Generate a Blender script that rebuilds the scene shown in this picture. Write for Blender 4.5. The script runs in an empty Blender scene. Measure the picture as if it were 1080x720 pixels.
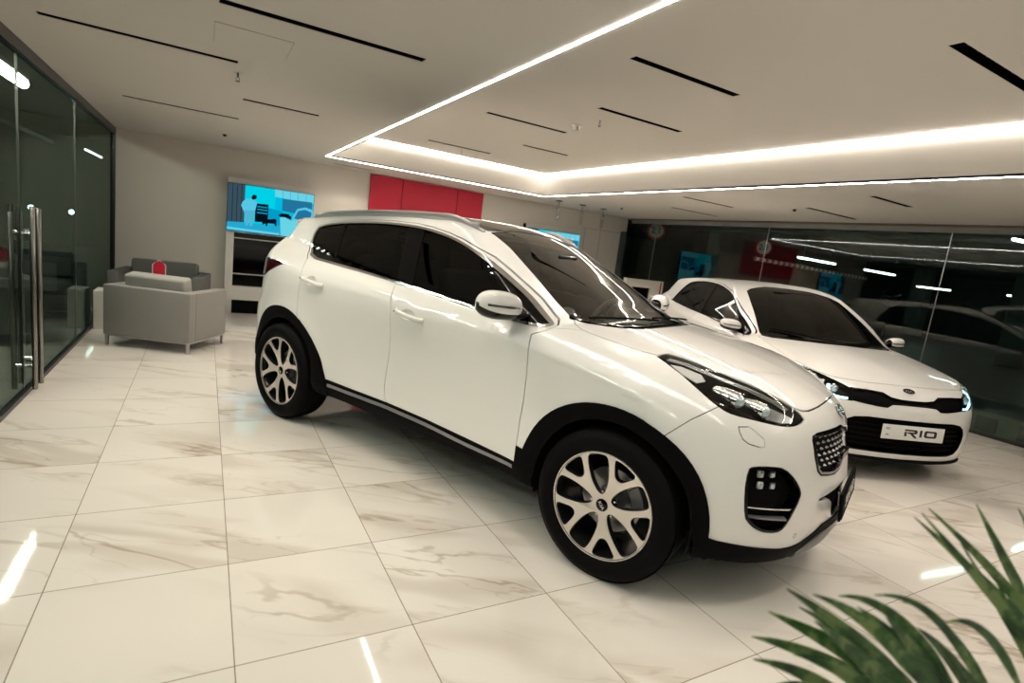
import bpy, bmesh, math, random
import numpy as np
from mathutils import Vector, Matrix
PI=math.pi
C=bpy.context.scene.collection
random.seed(7)

# ------------------------------------------------------------------ numerics
def pch(xs,ys):
    """monotone cubic interpolation"""
    x=np.array(xs,float);y=np.array(ys,float)
    o=np.argsort(x);x=x[o];y=y[o]
    h=np.diff(x);d=np.diff(y)/h
    m=np.zeros(len(x))
    for i in range(1,len(x)-1):
        if d[i-1]*d[i]>0:
            w1=2*h[i]+h[i-1];w2=h[i]+2*h[i-1]
            m[i]=(w1+w2)/(w1/d[i-1]+w2/d[i])
    m[0]=d[0];m[-1]=d[-1]
    def f(t):
        t=np.asarray(t,float);tc=np.clip(t,x[0],x[-1])
        k=np.clip(np.searchsorted(x,tc)-1,0,len(x)-2)
        s=(tc-x[k])/h[k]
        v=(2*s**3-3*s**2+1)*y[k]+(s**3-2*s**2+s)*h[k]*m[k]+(-2*s**3+3*s**2)*y[k+1]+(s**3-s**2)*h[k]*m[k+1]
        v=v+np.where(t<x[0],(t-x[0])*m[0],0)+np.where(t>x[-1],(t-x[-1])*m[-1],0)
        return v
    return f
def tab(s):
    a=[tuple(map(float,q.split(':'))) for q in s.split()]
    return pch([q[0] for q in a],[q[1] for q in a])
def smax(a,b,r):
    h=np.clip(.5+.5*(a-b)/r,0,1)
    return b*(1-h)+a*h+r*h*(1-h)*.5
def smin(a,b,r): return -smax(-a,-b,r)
def sstep(a,b,x):
    t=np.clip((x-a)/(b-a),0,1);return t*t*(3-2*t)
# ------------------------------------------------------------------ shape of the large car (x forward, z up, half width w, metres; x=0 at the front axle)
class Suv:
    wb=2.67; R=.35; x0,x1=-3.45,.75; zc=.62; b0=1.085; zg=1.09; ra=.44; az=.36; fa=.016; s0,s1=.62,1.0
    Ws=tab('-3.6:.70 -3.4:.78 -3.1:.865 -2.67:.918 -2.1:.912 -1.4:.905 -.7:.905 -.3:.913 0:.922 .3:.912 .5:.885 .7:.84 .95:.76')
    belt=tab('-3.6:1.24 -3:1.215 -2.5:1.19 -2:1.165 -1.5:1.14 -1:1.11 -.5:1.085 -.1:1.07 .15:1.04 .4:.975 .6:.92 .9:.86')
    Ps=tab('-.35:-.14 .1:-.10 .28:-.045 .38:-.018 .46:-.020 .54:-.026 .66:-.022 .78:-.010 .90:0 .96:-.002 1.01:-.018 1.05:-.045 1.09:-.085 1.14:-.15 1.25:-.32')
    Xc=tab('.15:.73 .22:.79 .3:.825 .4:.838 .5:.838 .6:.826 .68:.812 .78:.785 .84:.755 .88:.72 .93:.65 1.0:.50 1.1:.26')
    D=tab('0:0 .15:.014 .25:.034 .35:.062 .5:.112 .62:.175 .72:.255 .80:.35 .87:.47 .92:.58 1:.85')
    Hc=tab('-.8:1.17 -.5:1.145 -.3:1.127 0:1.088 .3:1.035 .5:.985 .62:.94 .73:.885 .8:.83 .9:.72')
    Hw=tab('0:0 .2:.003 .4:.012 .5:.02 .6:.03 .7:.045 .78:.07 .84:.10 .9:.15 1:.26')
    Xr=tab('.2:-3.40 .3:-3.46 .45:-3.50 .6:-3.515 .75:-3.50 .85:-3.45 .95:-3.43 1.05:-3.41 1.15:-3.38 1.25:-3.30')
    Dr=tab('0:0 .3:.02 .5:.065 .65:.125 .75:.20 .83:.30 .88:.40 .93:.54 1:.8')
    W0=tab('-3.45:.68 -3.1:.775 -2.7:.828 -2.2:.855 -1.5:.862 -1:.858 -.6:.835 -.3:.79 0:.72')
    Xw=tab('1.0:-.16 1.09:-.25 1.2:-.47 1.3:-.66 1.4:-.87 1.5:-1.09 1.56:-1.28 1.62:-1.5')
    Dw=tab('0:0 .2:.008 .4:.045 .55:.10 .65:.155 .75:.235 .85:.34')
    Zr=tab('-3.5:1.43 -3.25:1.47 -3:1.505 -2.6:1.55 -2.1:1.585 -1.6:1.60 -1.3:1.595 -1.0:1.565 -.6:1.50')
    Cr=tab('0:0 .3:.006 .45:.016 .55:.034 .62:.055 .7:.09 .8:.16')
    Xrw=tab('1.0:-3.46 1.1:-3.42 1.2:-3.34 1.3:-3.25 1.4:-3.18 1.47:-3.15 1.6:-3.15')
    Zb=tab('-3.6:.40 -3.2:.36 -3.0:.32 -2.2:.285 -.4:.265 .4:.245 .8:.235')
    Tt=tab('-3.7:1.65 -.9:1.65 -.4:1.22 .2:1.14 .7:.99 .95:.93')
    @classmethod
    def F(c,x,w,z):
        b=c.belt(x); ze=z-(b-c.b0)*sstep(c.s0,c.s1,z)
        fl=0
        for ax in (0,-c.wb):
            r=np.hypot(x-ax,z-c.az); fl=fl+c.fa*np.exp(-((r-c.ra)/.09)**2)*sstep(.95,.75,z)
        fs=w-(c.Ws(x)+c.Ps(ze)+fl)
        ff=x-(c.Xc(z)-c.D(w))
        fr=-x+(c.Xr(z)+c.Dr(w))
        ft=z-(c.Hc(x)-c.Hw(w))
        L=smax(fs,ff,.05);L=smax(L,fr,.07);L=smax(L,ft,.035);L=smax(L,c.Zb(x)+.02*w*w-z,.02)
        gs=w-(c.W0(x)-.40*(z-c.zg)-.25*np.maximum(z-c.zg,0)**2)
        gw=(x-(c.Xw(z)-c.Dw(w)))*.7
        gt=z-(c.Zr(x)-c.Cr(w))
        gr=-x+(c.Xrw(z)+c.Dr(w+.06))
        G=smax(gs,gw,.03);G=smax(G,gt,.06);G=smax(G,gr,.04)
        G=np.maximum(G,b-.06-z)
        return smin(L,G,.025)
class Hatch(Suv):
    wb=2.58; R=.31; x0,x1=-3.1,.70; zc=.52; b0=.94; zg=.95; ra=.37; az=.31; fa=.008; s0,s1=.5,.85
    Ws=tab('-3.3:.62 -3.1:.72 -2.9:.79 -2.58:.845 -2:.86 -1:.855 -.3:.86 0:.865 .3:.855 .5:.83 .7:.77 .9:.70')
    belt=tab('-3.2:1.07 -2.5:1.03 -1.5:.985 -.5:.945 0:.905 .3:.85 .6:.76 .85:.70')
    Ps=tab('-.3:-.12 .1:-.08 .25:-.04 .38:-.018 .55:-.022 .70:-.008 .80:0 .86:-.006 .90:-.03 .95:-.08 1.0:-.15 1.1:-.3')
    Xc=tab('.12:.72 .2:.775 .3:.805 .45:.815 .55:.81 .63:.79 .68:.77 .73:.73 .78:.66 .88:.45')
    D=tab('0:0 .2:.012 .35:.035 .5:.08 .6:.13 .68:.19 .75:.27 .82:.40 .86:.52 .95:.85')
    Hc=tab('-.8:1.03 -.45:.985 -.3:.965 0:.925 .3:.87 .5:.815 .62:.770 .70:.72 .76:.66 .85:.55')
    Xr=tab('.2:-3.05 .3:-3.10 .45:-3.14 .6:-3.15 .75:-3.13 .85:-3.09 .95:-3.07 1.05:-3.04 1.15:-3.0')
    W0=tab('-3.1:.68 -2.8:.745 -2.4:.785 -1.5:.805 -1:.80 -.6:.785 -.3:.745 0:.68')
    Xw=tab('.88:-.10 .96:-.26 1.1:-.50 1.2:-.69 1.3:-.90 1.36:-1.06 1.42:-1.32')
    Zr=tab('-3.1:1.27 -2.6:1.36 -2:1.405 -1.5:1.42 -1.1:1.405 -.7:1.34')
    Xrw=tab('.9:-3.08 1.0:-3.02 1.1:-2.95 1.2:-2.86 1.3:-2.78 1.5:-2.75')
    Tt=tab('-3.3:1.5 -.9:1.5 -.4:1.08 .2:.99 .6:.86 .9:.80')
    Zb=tab('-3.3:.26 -3.0:.24 -2.2:.20 -.4:.19 .4:.18 .8:.175')
def root(cls,O,Pt,n=34):
    """first crossing along rays from O through Pt"""
    lo=np.zeros(len(O));hi=np.full(len(O),1.6);d=Pt-O
    # march to find first outside
    ts=np.linspace(.05,1.6,48);done=np.zeros(len(O),bool)
    for k,t in enumerate(ts):
        q=O+d*t;f=cls.F(q[:,0],q[:,1],q[:,2]);m=(f>0)&~done
        hi[m]=t;lo[m]=ts[k-1] if k else 0;done|=m
    for _ in range(n):
        mid=(lo+hi)/2;q=O+d*mid[:,None];f=cls.F(q[:,0],q[:,1],q[:,2])
        lo=np.where(f>0,lo,mid);hi=np.where(f>0,mid,hi)
    return O+d*((lo+hi)/2)[:,None]
def grad(cls,P):
    e=1.5e-3;g=np.zeros_like(P)
    for i in range(3):
        a=P.copy();a[:,i]+=e;b=P.copy();b[:,i]-=e
        g[:,i]=cls.F(a[:,0],np.abs(a[:,1]),a[:,2])-cls.F(b[:,0],np.abs(b[:,1]),b[:,2])
    n=np.linalg.norm(g,axis=1,keepdims=True);return g/np.maximum(n,1e-9)
def shell(cls,step=.02):
    """half body (w>=0) as quads"""
    xa,xb=cls.x0-.15,cls.x1+.2
    verts=[];faces=[];idx={}
    def grid(fn,nu,nv):
        O=[];P=[]
        for i in range(nu+1):
            for j in range(nv+1):
                o,q=fn(i/nu,j/nv);O.append(o);P.append(q)
        Q=root(cls,np.array(O),np.array(P))
        loc=[]
        for q,pt in zip(Q,P):
            k=tuple(np.round(pt,5))
            if k not in idx: idx[k]=len(verts);verts.append(q)
            loc.append(idx[k])
        for i in range(nu):
            for j in range(nv):
                a,b,c2,d=loc[i*(nv+1)+j],loc[(i+1)*(nv+1)+j],loc[(i+1)*(nv+1)+j+1],loc[i*(nv+1)+j+1]
                faces.append((a,b,c2,d))
    def org(x):
        lo,hi=cls.x0+.5,cls.x1-.55
        return (min(max(x,lo),hi),0.,cls.zc)
    W=.95;zb=.0
    nx=int((xb-xa)/step);nz=66;nw=44
    def side(u,v):
        x=xa+(xb-xa)*u;zt=float(cls.Tt(x));return org(x),(x,W,zb+(zt-zb)*v)
    def top(u,v):
        x=xa+(xb-xa)*u;zt=float(cls.Tt(x));return org(x),(x,W*(1-v),zt)
    def front(u,v):
        zt=float(cls.Tt(xb));return org(xb),(xb,W*(1-u),zb+(zt-zb)*v)
    def rear(u,v):
        zt=float(cls.Tt(xa));return org(xa),(xa,W*u,zb+(zt-zb)*v)
    grid(side,nx,nz);grid(top,nx,nw);grid(front,nw,nz);grid(rear,nw,nz)
    V=np.array(verts);V[np.abs(V[:,1])<1e-6,1]=0
    Nv=grad(cls,V)
    out=[]
    for f in faces:
        a,b,c2,d=(V[i] for i in f)
        if np.dot(np.cross(c2-a,d-b),Nv[f[0]]+Nv[f[2]])<0: f=f[::-1]
        out.append(f)
    return V,out
# ------------------------------------------------------------------ cutting panels out of a body surface
def basis(d):
    d=np.array(d,float);d/=np.linalg.norm(d)
    up=np.array([0,0,1.]) if abs(d[2])<.9 else np.array([1.,0,0])
    u=np.cross(up,d);u/=np.linalg.norm(u);v=np.cross(d,u);return d,u,v
def offs(poly,r):
    """offset a closed 2d polygon outward by r"""
    P=np.array(poly);n=len(P);A=.5*sum(P[i-1][0]*P[i][1]-P[i][0]*P[i-1][1] for i in range(n))
    s=1 if A>0 else -1;out=[]
    for i in range(n):
        a=P[i]-P[i-1];b=P[(i+1)%n]-P[i]
        a=a/(np.linalg.norm(a)+1e-12);b=b/(np.linalg.norm(b)+1e-12)
        na=np.array([a[1],-a[0]])*s;nb=np.array([b[1],-b[0]])*s
        m=na+nb;l=np.dot(m,m)
        m=na if l<.3 else m*2/l
        out.append(P[i]+m*r)
    return np.array(out)
def inside(poly,q):
    P=np.asarray(poly);x,y=q[:,0],q[:,1];c=np.zeros(len(q),bool);n=len(P)
    for i in range(n):
        x1,y1=P[i-1];x2,y2=P[i]
        k=((y1>y)!=(y2>y))
        with np.errstate(divide='ignore',invalid='ignore'):
            c^=k&(x<(x2-x1)*(y-y1)/(y2-y1+1e-30)+x1)
    return c
def smooth_poly(P,closed=True,n=3,sharp=55):
    """chaikin-like rounding that keeps sharp corners"""
    P=[np.array(p,float) for p in P]
    for _ in range(n-1):
        out=[];m=len(P)
        for i in range(m):
            if not closed and i in(0,m-1): out.append(P[i]);continue
            a,b,c=P[i-1],P[i],P[(i+1)%m]
            u=b-a;v=c-b;ang=math.degrees(math.acos(max(-1,min(1,float(np.dot(u,v)/(np.linalg.norm(u)*np.linalg.norm(v)+1e-12))))))
            if ang>sharp: out.append(b)
            else: out+= [b*.75+a*.25,b*.75+c*.25]
        P=out
    return P
class Body:
    def __init__(s,cls):
        s.cls=cls;V,F=shell(cls)
        bm=bmesh.new();vs=[bm.verts.new(v) for v in V]
        for f in F:
            try: bm.faces.new([vs[i] for i in f])
            except ValueError: pass
        s.bm=bm;s.ops=[];s.lay=None
    def to2(s,poly,d):
        d,u,v=basis(d);P=np.array(poly,float)
        if P.shape[1]==2: raise ValueError
        return np.stack([P@u,P@v],1)
    def cut(s,p2,d,nmin=.05):
        d,u,v=basis(d);bm=s.bm;bm.faces.ensure_lookup_table()
        dv=Vector(d);P=np.array(p2)
        lo=P.min(0)-.03;hi=P.max(0)+.03
        cand={}
        uu=Vector(u);vv=Vector(v)
        def add(f):
            xs=[w.co.dot(uu) for w in f.verts];ys=[w.co.dot(vv) for w in f.verts]
            cand[f]=(min(xs),max(xs),min(ys),max(ys))
        for f in bm.faces:
            c=f.calc_center_median();x=c.dot(uu);y=c.dot(vv)
            if lo[0]<x<hi[0] and lo[1]<y<hi[1]:
                f.normal_update()
                if f.normal.dot(dv)>nmin: add(f)
        n=len(P)
        for i in range(n):
            a=P[i-1];b=P[i]
            if np.linalg.norm(b-a)<1e-6: continue
            x0,x1=min(a[0],b[0])-1e-4,max(a[0],b[0])+1e-4;y0,y1=min(a[1],b[1])-1e-4,max(a[1],b[1])+1e-4
            nn=np.array([-(b-a)[1],(b-a)[0]]);nn/=np.linalg.norm(nn);off=nn@a
            sel=[]
            for f,(fx0,fx1,fy0,fy1) in cand.items():
                if fx1<x0 or fx0>x1 or fy1<y0 or fy0>y1: continue
                sel.append(f)
            if not sel: continue
            geom=set(sel)
            for f in sel: geom.update(f.edges);geom.update(f.verts)
            nw=u*nn[0]+v*nn[1];co=u*a[0]+v*a[1]
            r=bmesh.ops.bisect_plane(bm,geom=list(geom),dist=1e-5,plane_co=Vector(co),plane_no=Vector(nw))
            for f in sel:
                cand.pop(f,None)
            for g in r['geom']:
                if isinstance(g,bmesh.types.BMFace) and g.is_valid: add(g)
            for f in sel:
                if f.is_valid: add(f)
    def region(s,name,poly,d,gap=0,ring=None,nmin=.05,over=None,smooth=0,sharp=55):
        """poly: 3d points. gap: width of a shut line cut round it; ring=(name,width): a frame inside its edge; over: only overwrite these regions"""
        p=s.to2(poly,d)
        if smooth: p=np.array(smooth_poly(p,True,smooth,sharp))
        L=[]
        if gap: L.append(('gap',offs(p,gap/2)));p=offs(p,-gap/2)
        if ring:
            L.append((ring[0],p));p=offs(p,-ring[1])
        L.append((name,p))
        for _,q in L: s.cut(q,d,nmin)
        s.ops.append((L,d,nmin,over))
    def strip(s,name,pts,d,width,nmin=.05,over=None):
        """a band along an open line"""
        p=s.to2(pts,d);n=len(p);l=[];r=[]
        for i in range(n):
            t=p[min(i+1,n-1)]-p[max(i-1,0)];t/=np.linalg.norm(t);k=np.array([-t[1],t[0]])*width/2
            l.append(p[i]+k);r.append(p[i]-k)
        q=np.array(l+r[::-1]);s.cut(q,d,nmin);s.ops.append(([(name,q)],d,nmin,over))
    def finish(s,base='body_shell'):
        bm=s.bm;bm.normal_update();bm.faces.ensure_lookup_table();bm.verts.index_update()
        cen=np.array([f.calc_center_median() for f in bm.faces]);nor=np.array([f.normal for f in bm.faces])
        reg=np.array([base]*len(cen),dtype=object)
        for L,d,nmin,over in s.ops:
            d_,u,v=basis(d);q=np.stack([cen@u,cen@v],1);ok=nor@d_>nmin*.3
            if over is not None: ok&=np.isin(reg.astype(str),over)
            prev=None
            for name,p in L:
                m=ok&inside(p,q);reg[m]=name
        s.reg=reg;s.V=np.array([v.co for v in bm.verts]);s.N=grad(s.cls,s.V)
        s.Fs=[[v.index for v in f.verts] for f in bm.faces]
        bm.free()
    def part(s,names,off=0.,rim=.012,flat=None):
        """(V,F,N) of the half part with a returned edge"""
        if isinstance(names,str): names=[names]
        ids=[i for i in range(len(s.Fs)) if s.reg[i] in names]
        mp={};V=[];N=[];F=[]
        for i in ids:
            f=[]
            for v in s.Fs[i]:
                if v not in mp:
                    mp[v]=len(V);p=s.V[v]+s.N[v]*(off if s.V[v][1]>1e-5 or abs(s.N[v][1])<.3 else 0)
                    V.append(p);N.append(s.N[v])
                f.append(mp[v])
            F.append(f)
        if rim:
            cnt={}
            for f in F:
                for a,b in zip(f,f[1:]+f[:1]): cnt[(a,b)]=1
            rm={}
            for (a,b) in list(cnt):
                if (b,a) in cnt: continue
                if V[a][1]<1e-4 and V[b][1]<1e-4: continue
                va,vb=V[a],V[b]
                k=len(V);V+= [va,vb,vb-N[b]*rim,va-N[a]*rim]
                e=vb-va;nn=np.cross(e,(N[a]+N[b])/2);nn/=np.linalg.norm(nn)+1e-9
                N+=[nn]*4;F.append([k+1,k,k+3,k+2])
        return np.array(V),F,np.array(N)
def mesh_of(name,V,F,N=None,mat=None):
    me=bpy.data.meshes.new(name);me.from_pydata([tuple(v) for v in V],[],[tuple(f) for f in F])
    me.shade_smooth()
    if N is not None: me.normals_split_custom_set_from_vertices([tuple(q) for q in N])
    if mat is not None: me.materials.append(mat)
    return me
def link(name,me,parent=None,mat=None):
    o=bpy.data.objects.new(name,me);C.objects.link(o)
    if mat is not None and me is not None and not me.materials: me.materials.append(mat)
    if parent is not None: o.parent=parent
    return o
def mir(V,F,N,s):
    if s>0: return V,F,N
    return V*[1,-1,1],[f[::-1] for f in F],(None if N is None else N*[1,-1,1])
def both(V,F,N):
    n=len(V);return np.concatenate([V,V*[1,-1,1]]),F+[[i+n for i in f[::-1]] for f in F],np.concatenate([N,N*[1,-1,1]])
def pieces(H):
    """split a part into its connected pieces"""
    V,F,N=H;pr=list(range(len(V)))
    def find(a):
        while pr[a]!=a: pr[a]=pr[pr[a]];a=pr[a]
        return a
    key={}
    for i,v in enumerate(V):
        k=tuple(np.round(v,5))
        if k in key: pr[find(i)]=find(key[k])
        else: key[k]=i
    for f in F:
        for v in f[1:]: pr[find(v)]=find(f[0])
    g={}
    for f in F: g.setdefault(find(f[0]),[]).append(f)
    out=[]
    for fs in g.values():
        ids=sorted({v for f in fs for v in f});mp={v:i for i,v in enumerate(ids)}
        if np.ptp(V[ids],axis=0).max()<.03: continue
        out.append((V[ids],[[mp[v] for v in f] for f in fs],N[ids]))
    return sorted(out,key=lambda h:-h[0][:,0].mean())
def put_side(body,nm,names,mat,parent,off=0.,rim=.012):
    out=[]
    for H in pieces(body.part(names,off,rim)):
        for sg in (-1,1): out.append(link(nm,mesh_of(nm,*mir(*H,sg),mat),parent))
    return out
def put_mid(body,nm,names,mat,parent,off=0.,rim=.012):
    return link(nm,mesh_of(nm,*both(*body.part(names,off,rim)),mat),parent)
# ------------------------------------------------------------------ materials
def mat(name,col,rough=.5,metal=0,coat=0,spec=.5,emit=None,es=0,alpha=None,trans=0,ior=1.45):
    m=bpy.data.materials.new(name);m.use_nodes=True;b=m.node_tree.nodes['Principled BSDF']
    b.inputs['Base Color'].default_value=(*col,1);b.inputs['Roughness'].default_value=rough;b.inputs['Metallic'].default_value=metal
    b.inputs['Coat Weight'].default_value=coat;b.inputs['Coat Roughness'].default_value=.03
    b.inputs['Specular IOR Level'].default_value=spec;b.inputs['IOR'].default_value=ior;b.inputs['Transmission Weight'].default_value=trans
    if emit: b.inputs['Emission Color'].default_value=(*emit,1);b.inputs['Emission Strength'].default_value=es
    return m
def noisy(m,scale=40,amt=.1,bump=0):
    """procedural tonal variation, optional bump"""
    nt=m.node_tree;b=nt.nodes['Principled BSDF'];c=tuple(b.inputs['Base Color'].default_value)
    tc=nt.nodes.new('ShaderNodeTexCoord');n=nt.nodes.new('ShaderNodeTexNoise');n.inputs['Scale'].default_value=scale;n.inputs['Detail'].default_value=4
    nt.links.new(tc.outputs['Object'],n.inputs['Vector'])
    mx=nt.nodes.new('ShaderNodeMix');mx.data_type='RGBA'
    mx.inputs[6].default_value=tuple(x*(1-amt) for x in c[:3])+(1,);mx.inputs[7].default_value=tuple(min(1,x*(1+amt)) for x in c[:3])+(1,)
    nt.links.new(n.outputs['Fac'],mx.inputs[0]);nt.links.new(mx.outputs[2],b.inputs['Base Color'])
    if bump:
        bp=nt.nodes.new('ShaderNodeBump');bp.inputs['Strength'].default_value=bump;bp.inputs['Distance'].default_value=.002
        nt.links.new(n.outputs['Fac'],bp.inputs['Height']);nt.links.new(bp.outputs[0],b.inputs['Normal'])
    return m
def glass(name,tint,refl=1.,rough=0,r0=.04):
    """thin glass sheet: tinted see-through plus reflection that grows at glancing angles, the same from both sides"""
    m=bpy.data.materials.new(name);m.use_nodes=True;nt=m.node_tree;nt.nodes.clear();N=nt.nodes.new;L=nt.links.new
    out=N('ShaderNodeOutputMaterial');mx=N('ShaderNodeMixShader');t=N('ShaderNodeBsdfTransparent');g=N('ShaderNodeBsdfGlossy');ge=N('ShaderNodeNewGeometry')
    d=N('ShaderNodeVectorMath');d.operation='DOT_PRODUCT';L(ge.outputs['Normal'],d.inputs[0]);L(ge.outputs['Incoming'],d.inputs[1])
    def mt(op,*v):
        n=N('ShaderNodeMath');n.operation=op
        for i,q in enumerate(v):
            if isinstance(q,(int,float)): n.inputs[i].default_value=q
            else: L(q,n.inputs[i])
        return n.outputs[0]
    c=mt('SUBTRACT',1.,mt('ABSOLUTE',d.outputs['Value']));f=mt('MULTIPLY_ADD',mt('POWER',c,5.),1-r0,r0)
    t.inputs[0].default_value=(*tint,1);g.inputs['Color'].default_value=(refl,refl,refl,1);g.inputs['Roughness'].default_value=rough
    L(f,mx.inputs[0]);L(t.outputs[0],mx.inputs[1]);L(g.outputs[0],mx.inputs[2]);L(mx.outputs[0],out.inputs[0])
    return m
M={}
M['paint']=mat('white_paint',(.80,.795,.77),.30,0,1.,.5);noisy(M['paint'],3,.01)
M['black_plastic']=noisy(mat('black_plastic',(.0025,.0025,.0028),.6,0,0,.07),300,.3,.3)
M['gloss_black']=mat('gloss_black',(.0015,.0015,.0018),.07,0,.0,.35)
M['chrome']=mat('chrome',(.75,.75,.77),.10,1)
M['satin']=noisy(mat('satin_metal',(.55,.55,.55),.32,1),200,.1)
M['silver']=mat('silver_plastic',(.30,.30,.31),.32,.6)
M['rubber']=noisy(mat('tyre_rubber',(.0025,.0025,.0028),.65,0,0,.10),120,.25,.2)
M['alloy']=mat('machined_alloy',(.80,.76,.72),.30,.85)
M['alloy_dark']=mat('black_alloy',(.010,.010,.011),.28,.2,.3)
M['steel']=mat('disc_steel',(.32,.32,.33),.35,1)
M['void']=mat('dark_lining',(.004,.004,.004),.9,0,0,.1)
M['tint']=glass('privacy_glass',(.035,.04,.037),.9,0,.036)
M['windscreen']=glass('windscreen_glass',(.55,.60,.55),1,0,.085)
M['roofglass']=mat('roof_glass',(.008,.008,.008),.03,0,1.)
M['lens']=glass('clear_lens',(.95,.96,.96),1,0,.035)
M['reflector']=mat('lamp_reflector',(.85,.86,.85),.18,1)
M['drl']=mat('lamp_diffuser',(.62,.62,.60),.35,0,.3)
M['projector']=mat('projector_glass',(.55,.66,.70),.05,.5,1.)
M['rail']=mat('rail_silver',(.42,.43,.42),.38,.5)
M['red_lens']=mat('red_lamp_lens',(.035,.003,.004),.08,0,1.)
M['interior']=noisy(mat('interior_trim',(.03,.03,.031),.6),60,.2)
M['seat']=noisy(mat('seat_fabric',(.045,.045,.047),.7),90,.2)
M['headliner']=mat('headliner',(.35,.34,.32),.9)
M['bluetint']=mat('lamp_glow_blue',(.5,.8,.9),.1,0,1,.5,(.40,.85,1),3.0)
M['lamp_grey']=mat('lamp_clear_grey',(.16,.165,.17),.15,.4,1.)
M['skid']=mat('skid_grey',(.13,.13,.13),.35,.4)
M['badge_w']=mat('badge_silver',(.7,.7,.7),.2,1)
M['caliper']=mat('caliper_grey',(.25,.25,.26),.45,.6)
M['plate']=mat('plate_white',(.75,.75,.73),.35)
M['ink']=mat('plate_ink',(.01,.01,.012),.4)
M['ink_blue']=mat('plate_ink_blue',(.15,.18,.35),.4)
# ------------------------------------------------------------------ shape helpers
class MB:
    """collects pieces, builds ONE mesh"""
    def __init__(s): s.bm=bmesh.new()
    def box(s,c,sz,rot=None,bev=0,seg=2):
        old=set(s.bm.verts);r=bmesh.ops.create_cube(s.bm,size=1);vs=r['verts']
        for v in vs: v.co=Vector((v.co.x*sz[0],v.co.y*sz[1],v.co.z*sz[2]))
        if bev: bmesh.ops.bevel(s.bm,geom=list({e for v in vs for e in v.link_edges}),offset=bev,segments=seg,affect='EDGES',profile=.5)
        R=rot if rot is not None else Matrix.Identity(3)
        for v in s.bm.verts:
            if v not in old: v.co=R@v.co+Vector(c)
        return s
    def tube(s,pts,r,n=12,cap=True,up=None):
        pts=[Vector(p) for p in pts];rs=r if hasattr(r,'__len__') else [r]*len(pts)
        rings=[];prev=None
        for i,p in enumerate(pts):
            t=(pts[min(i+1,len(pts)-1)]-pts[max(i-1,0)]).normalized()
            if prev is None:
                a=Vector((0,0,1)) if abs(t.z)<.9 else Vector((1,0,0));x=t.cross(a).normalized()
            else: x=(prev-t*prev.dot(t)).normalized()
            prev=x;y=t.cross(x)
            rr=rs[i];ra,rb=rr if hasattr(rr,'__len__') else (rr,rr)
            rings.append([s.bm.verts.new(p+x*math.cos(2*PI*k/n)*ra+y*math.sin(2*PI*k/n)*rb) for k in range(n)])
        for a,b in zip(rings,rings[1:]):
            for k in range(n): s.bm.faces.new((a[k],a[(k+1)%n],b[(k+1)%n],b[k]))
        if cap: s.bm.faces.new(rings[0][::-1]);s.bm.faces.new(rings[-1])
        return s
    def lathe(s,prof,n=48,axis='Y',c=(0,0,0),closed=False):
        """prof: (radius, along)"""
        rings=[]
        for r,a in prof:
            ring=[]
            for k in range(n):
                t=2*PI*k/n;p=(r*math.cos(t),a,r*math.sin(t)) if axis=='Y' else ((r*math.cos(t),r*math.sin(t),a) if axis=='Z' else (a,r*math.cos(t),r*math.sin(t)))
                ring.append(s.bm.verts.new(Vector(p)+Vector(c)))
            rings.append(ring)
        pr=list(zip(rings,rings[1:]))+([(rings[-1],rings[0])] if closed else [])
        for a,b in pr:
            for k in range(n): s.bm.faces.new((a[k],a[(k+1)%n],b[(k+1)%n],b[k]))
        return s
    def prism(s,poly,fn,d,holes=()):
        """poly 2d list; fn(u,v,h)->3d; thickness d in h"""
        loops=[poly]+list(holes);A=[];B=[]
        es=[]
        for lp in loops:
            a=[s.bm.verts.new(fn(x,y,0)) for x,y in lp];b=[s.bm.verts.new(fn(x,y,d)) for x,y in lp]
            A.append(a);B.append(b);n=len(a)
            for i in range(n): s.bm.faces.new((a[i],a[(i+1)%n],b[(i+1)%n],b[i]))
        for S in (A,B):
            if len(S)==1: s.bm.faces.new(S[0]);continue
            ed=[]
            for lp in S:
                for i in range(len(lp)): ed.append(s.bm.edges.get((lp[i],lp[(i+1)%len(lp)])))
            bmesh.ops.triangle_fill(s.bm,use_beauty=True,use_dissolve=False,edges=ed)
        return s
    def grid(s,G,closed_u=False,closed_v=False):
        R=[[s.bm.verts.new(p) for p in row] for row in G];nu=len(R);nv=len(R[0])
        for i in range(nu-(0 if closed_u else 1)):
            for j in range(nv-(0 if closed_v else 1)):
                q=[R[i][j],R[(i+1)%nu][j],R[(i+1)%nu][(j+1)%nv],R[i][(j+1)%nv]]
                try: s.bm.faces.new(q)
                except ValueError: pass
        return s
    def ball(s,c,r,sub=2,sc=(1,1,1)):
        q=bmesh.ops.create_icosphere(s.bm,subdivisions=sub,radius=r)
        for v in q['verts']: v.co=Vector((v.co.x*sc[0],v.co.y*sc[1],v.co.z*sc[2]))+Vector(c)
        return s
    def build(s,name,m,parent=None,smooth=35,recalc=True,bevel=0,subsurf=0):
        if recalc: bmesh.ops.recalc_face_normals(s.bm,faces=s.bm.faces[:])
        me=bpy.data.meshes.new(name);s.bm.to_mesh(me);s.bm.free()
        if m is not None: me.materials.append(m)
        if smooth: me.shade_smooth();me.set_sharp_from_angle(angle=math.radians(smooth))
        o=bpy.data.objects.new(name,me);C.objects.link(o)
        if parent is not None: o.parent=parent
        if bevel:
            b=o.modifiers.new('bevel','BEVEL');b.width=bevel;b.segments=2;b.limit_method='ANGLE'
        if subsurf:
            b=o.modifiers.new('sub','SUBSURF');b.levels=b.render_levels=subsurf
        return o
def empty(name,loc,label,cat,rz=0,group=None):
    o=bpy.data.objects.new(name,None);C.objects.link(o);o.location=loc;o.rotation_euler=(0,0,rz)
    o['label']=label;o['category']=cat
    if group:o['group']=group
    return o
def tag(o,label,cat,group=None):
    o['label']=label;o['category']=cat
    if group:o['group']=group
    return o
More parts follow.
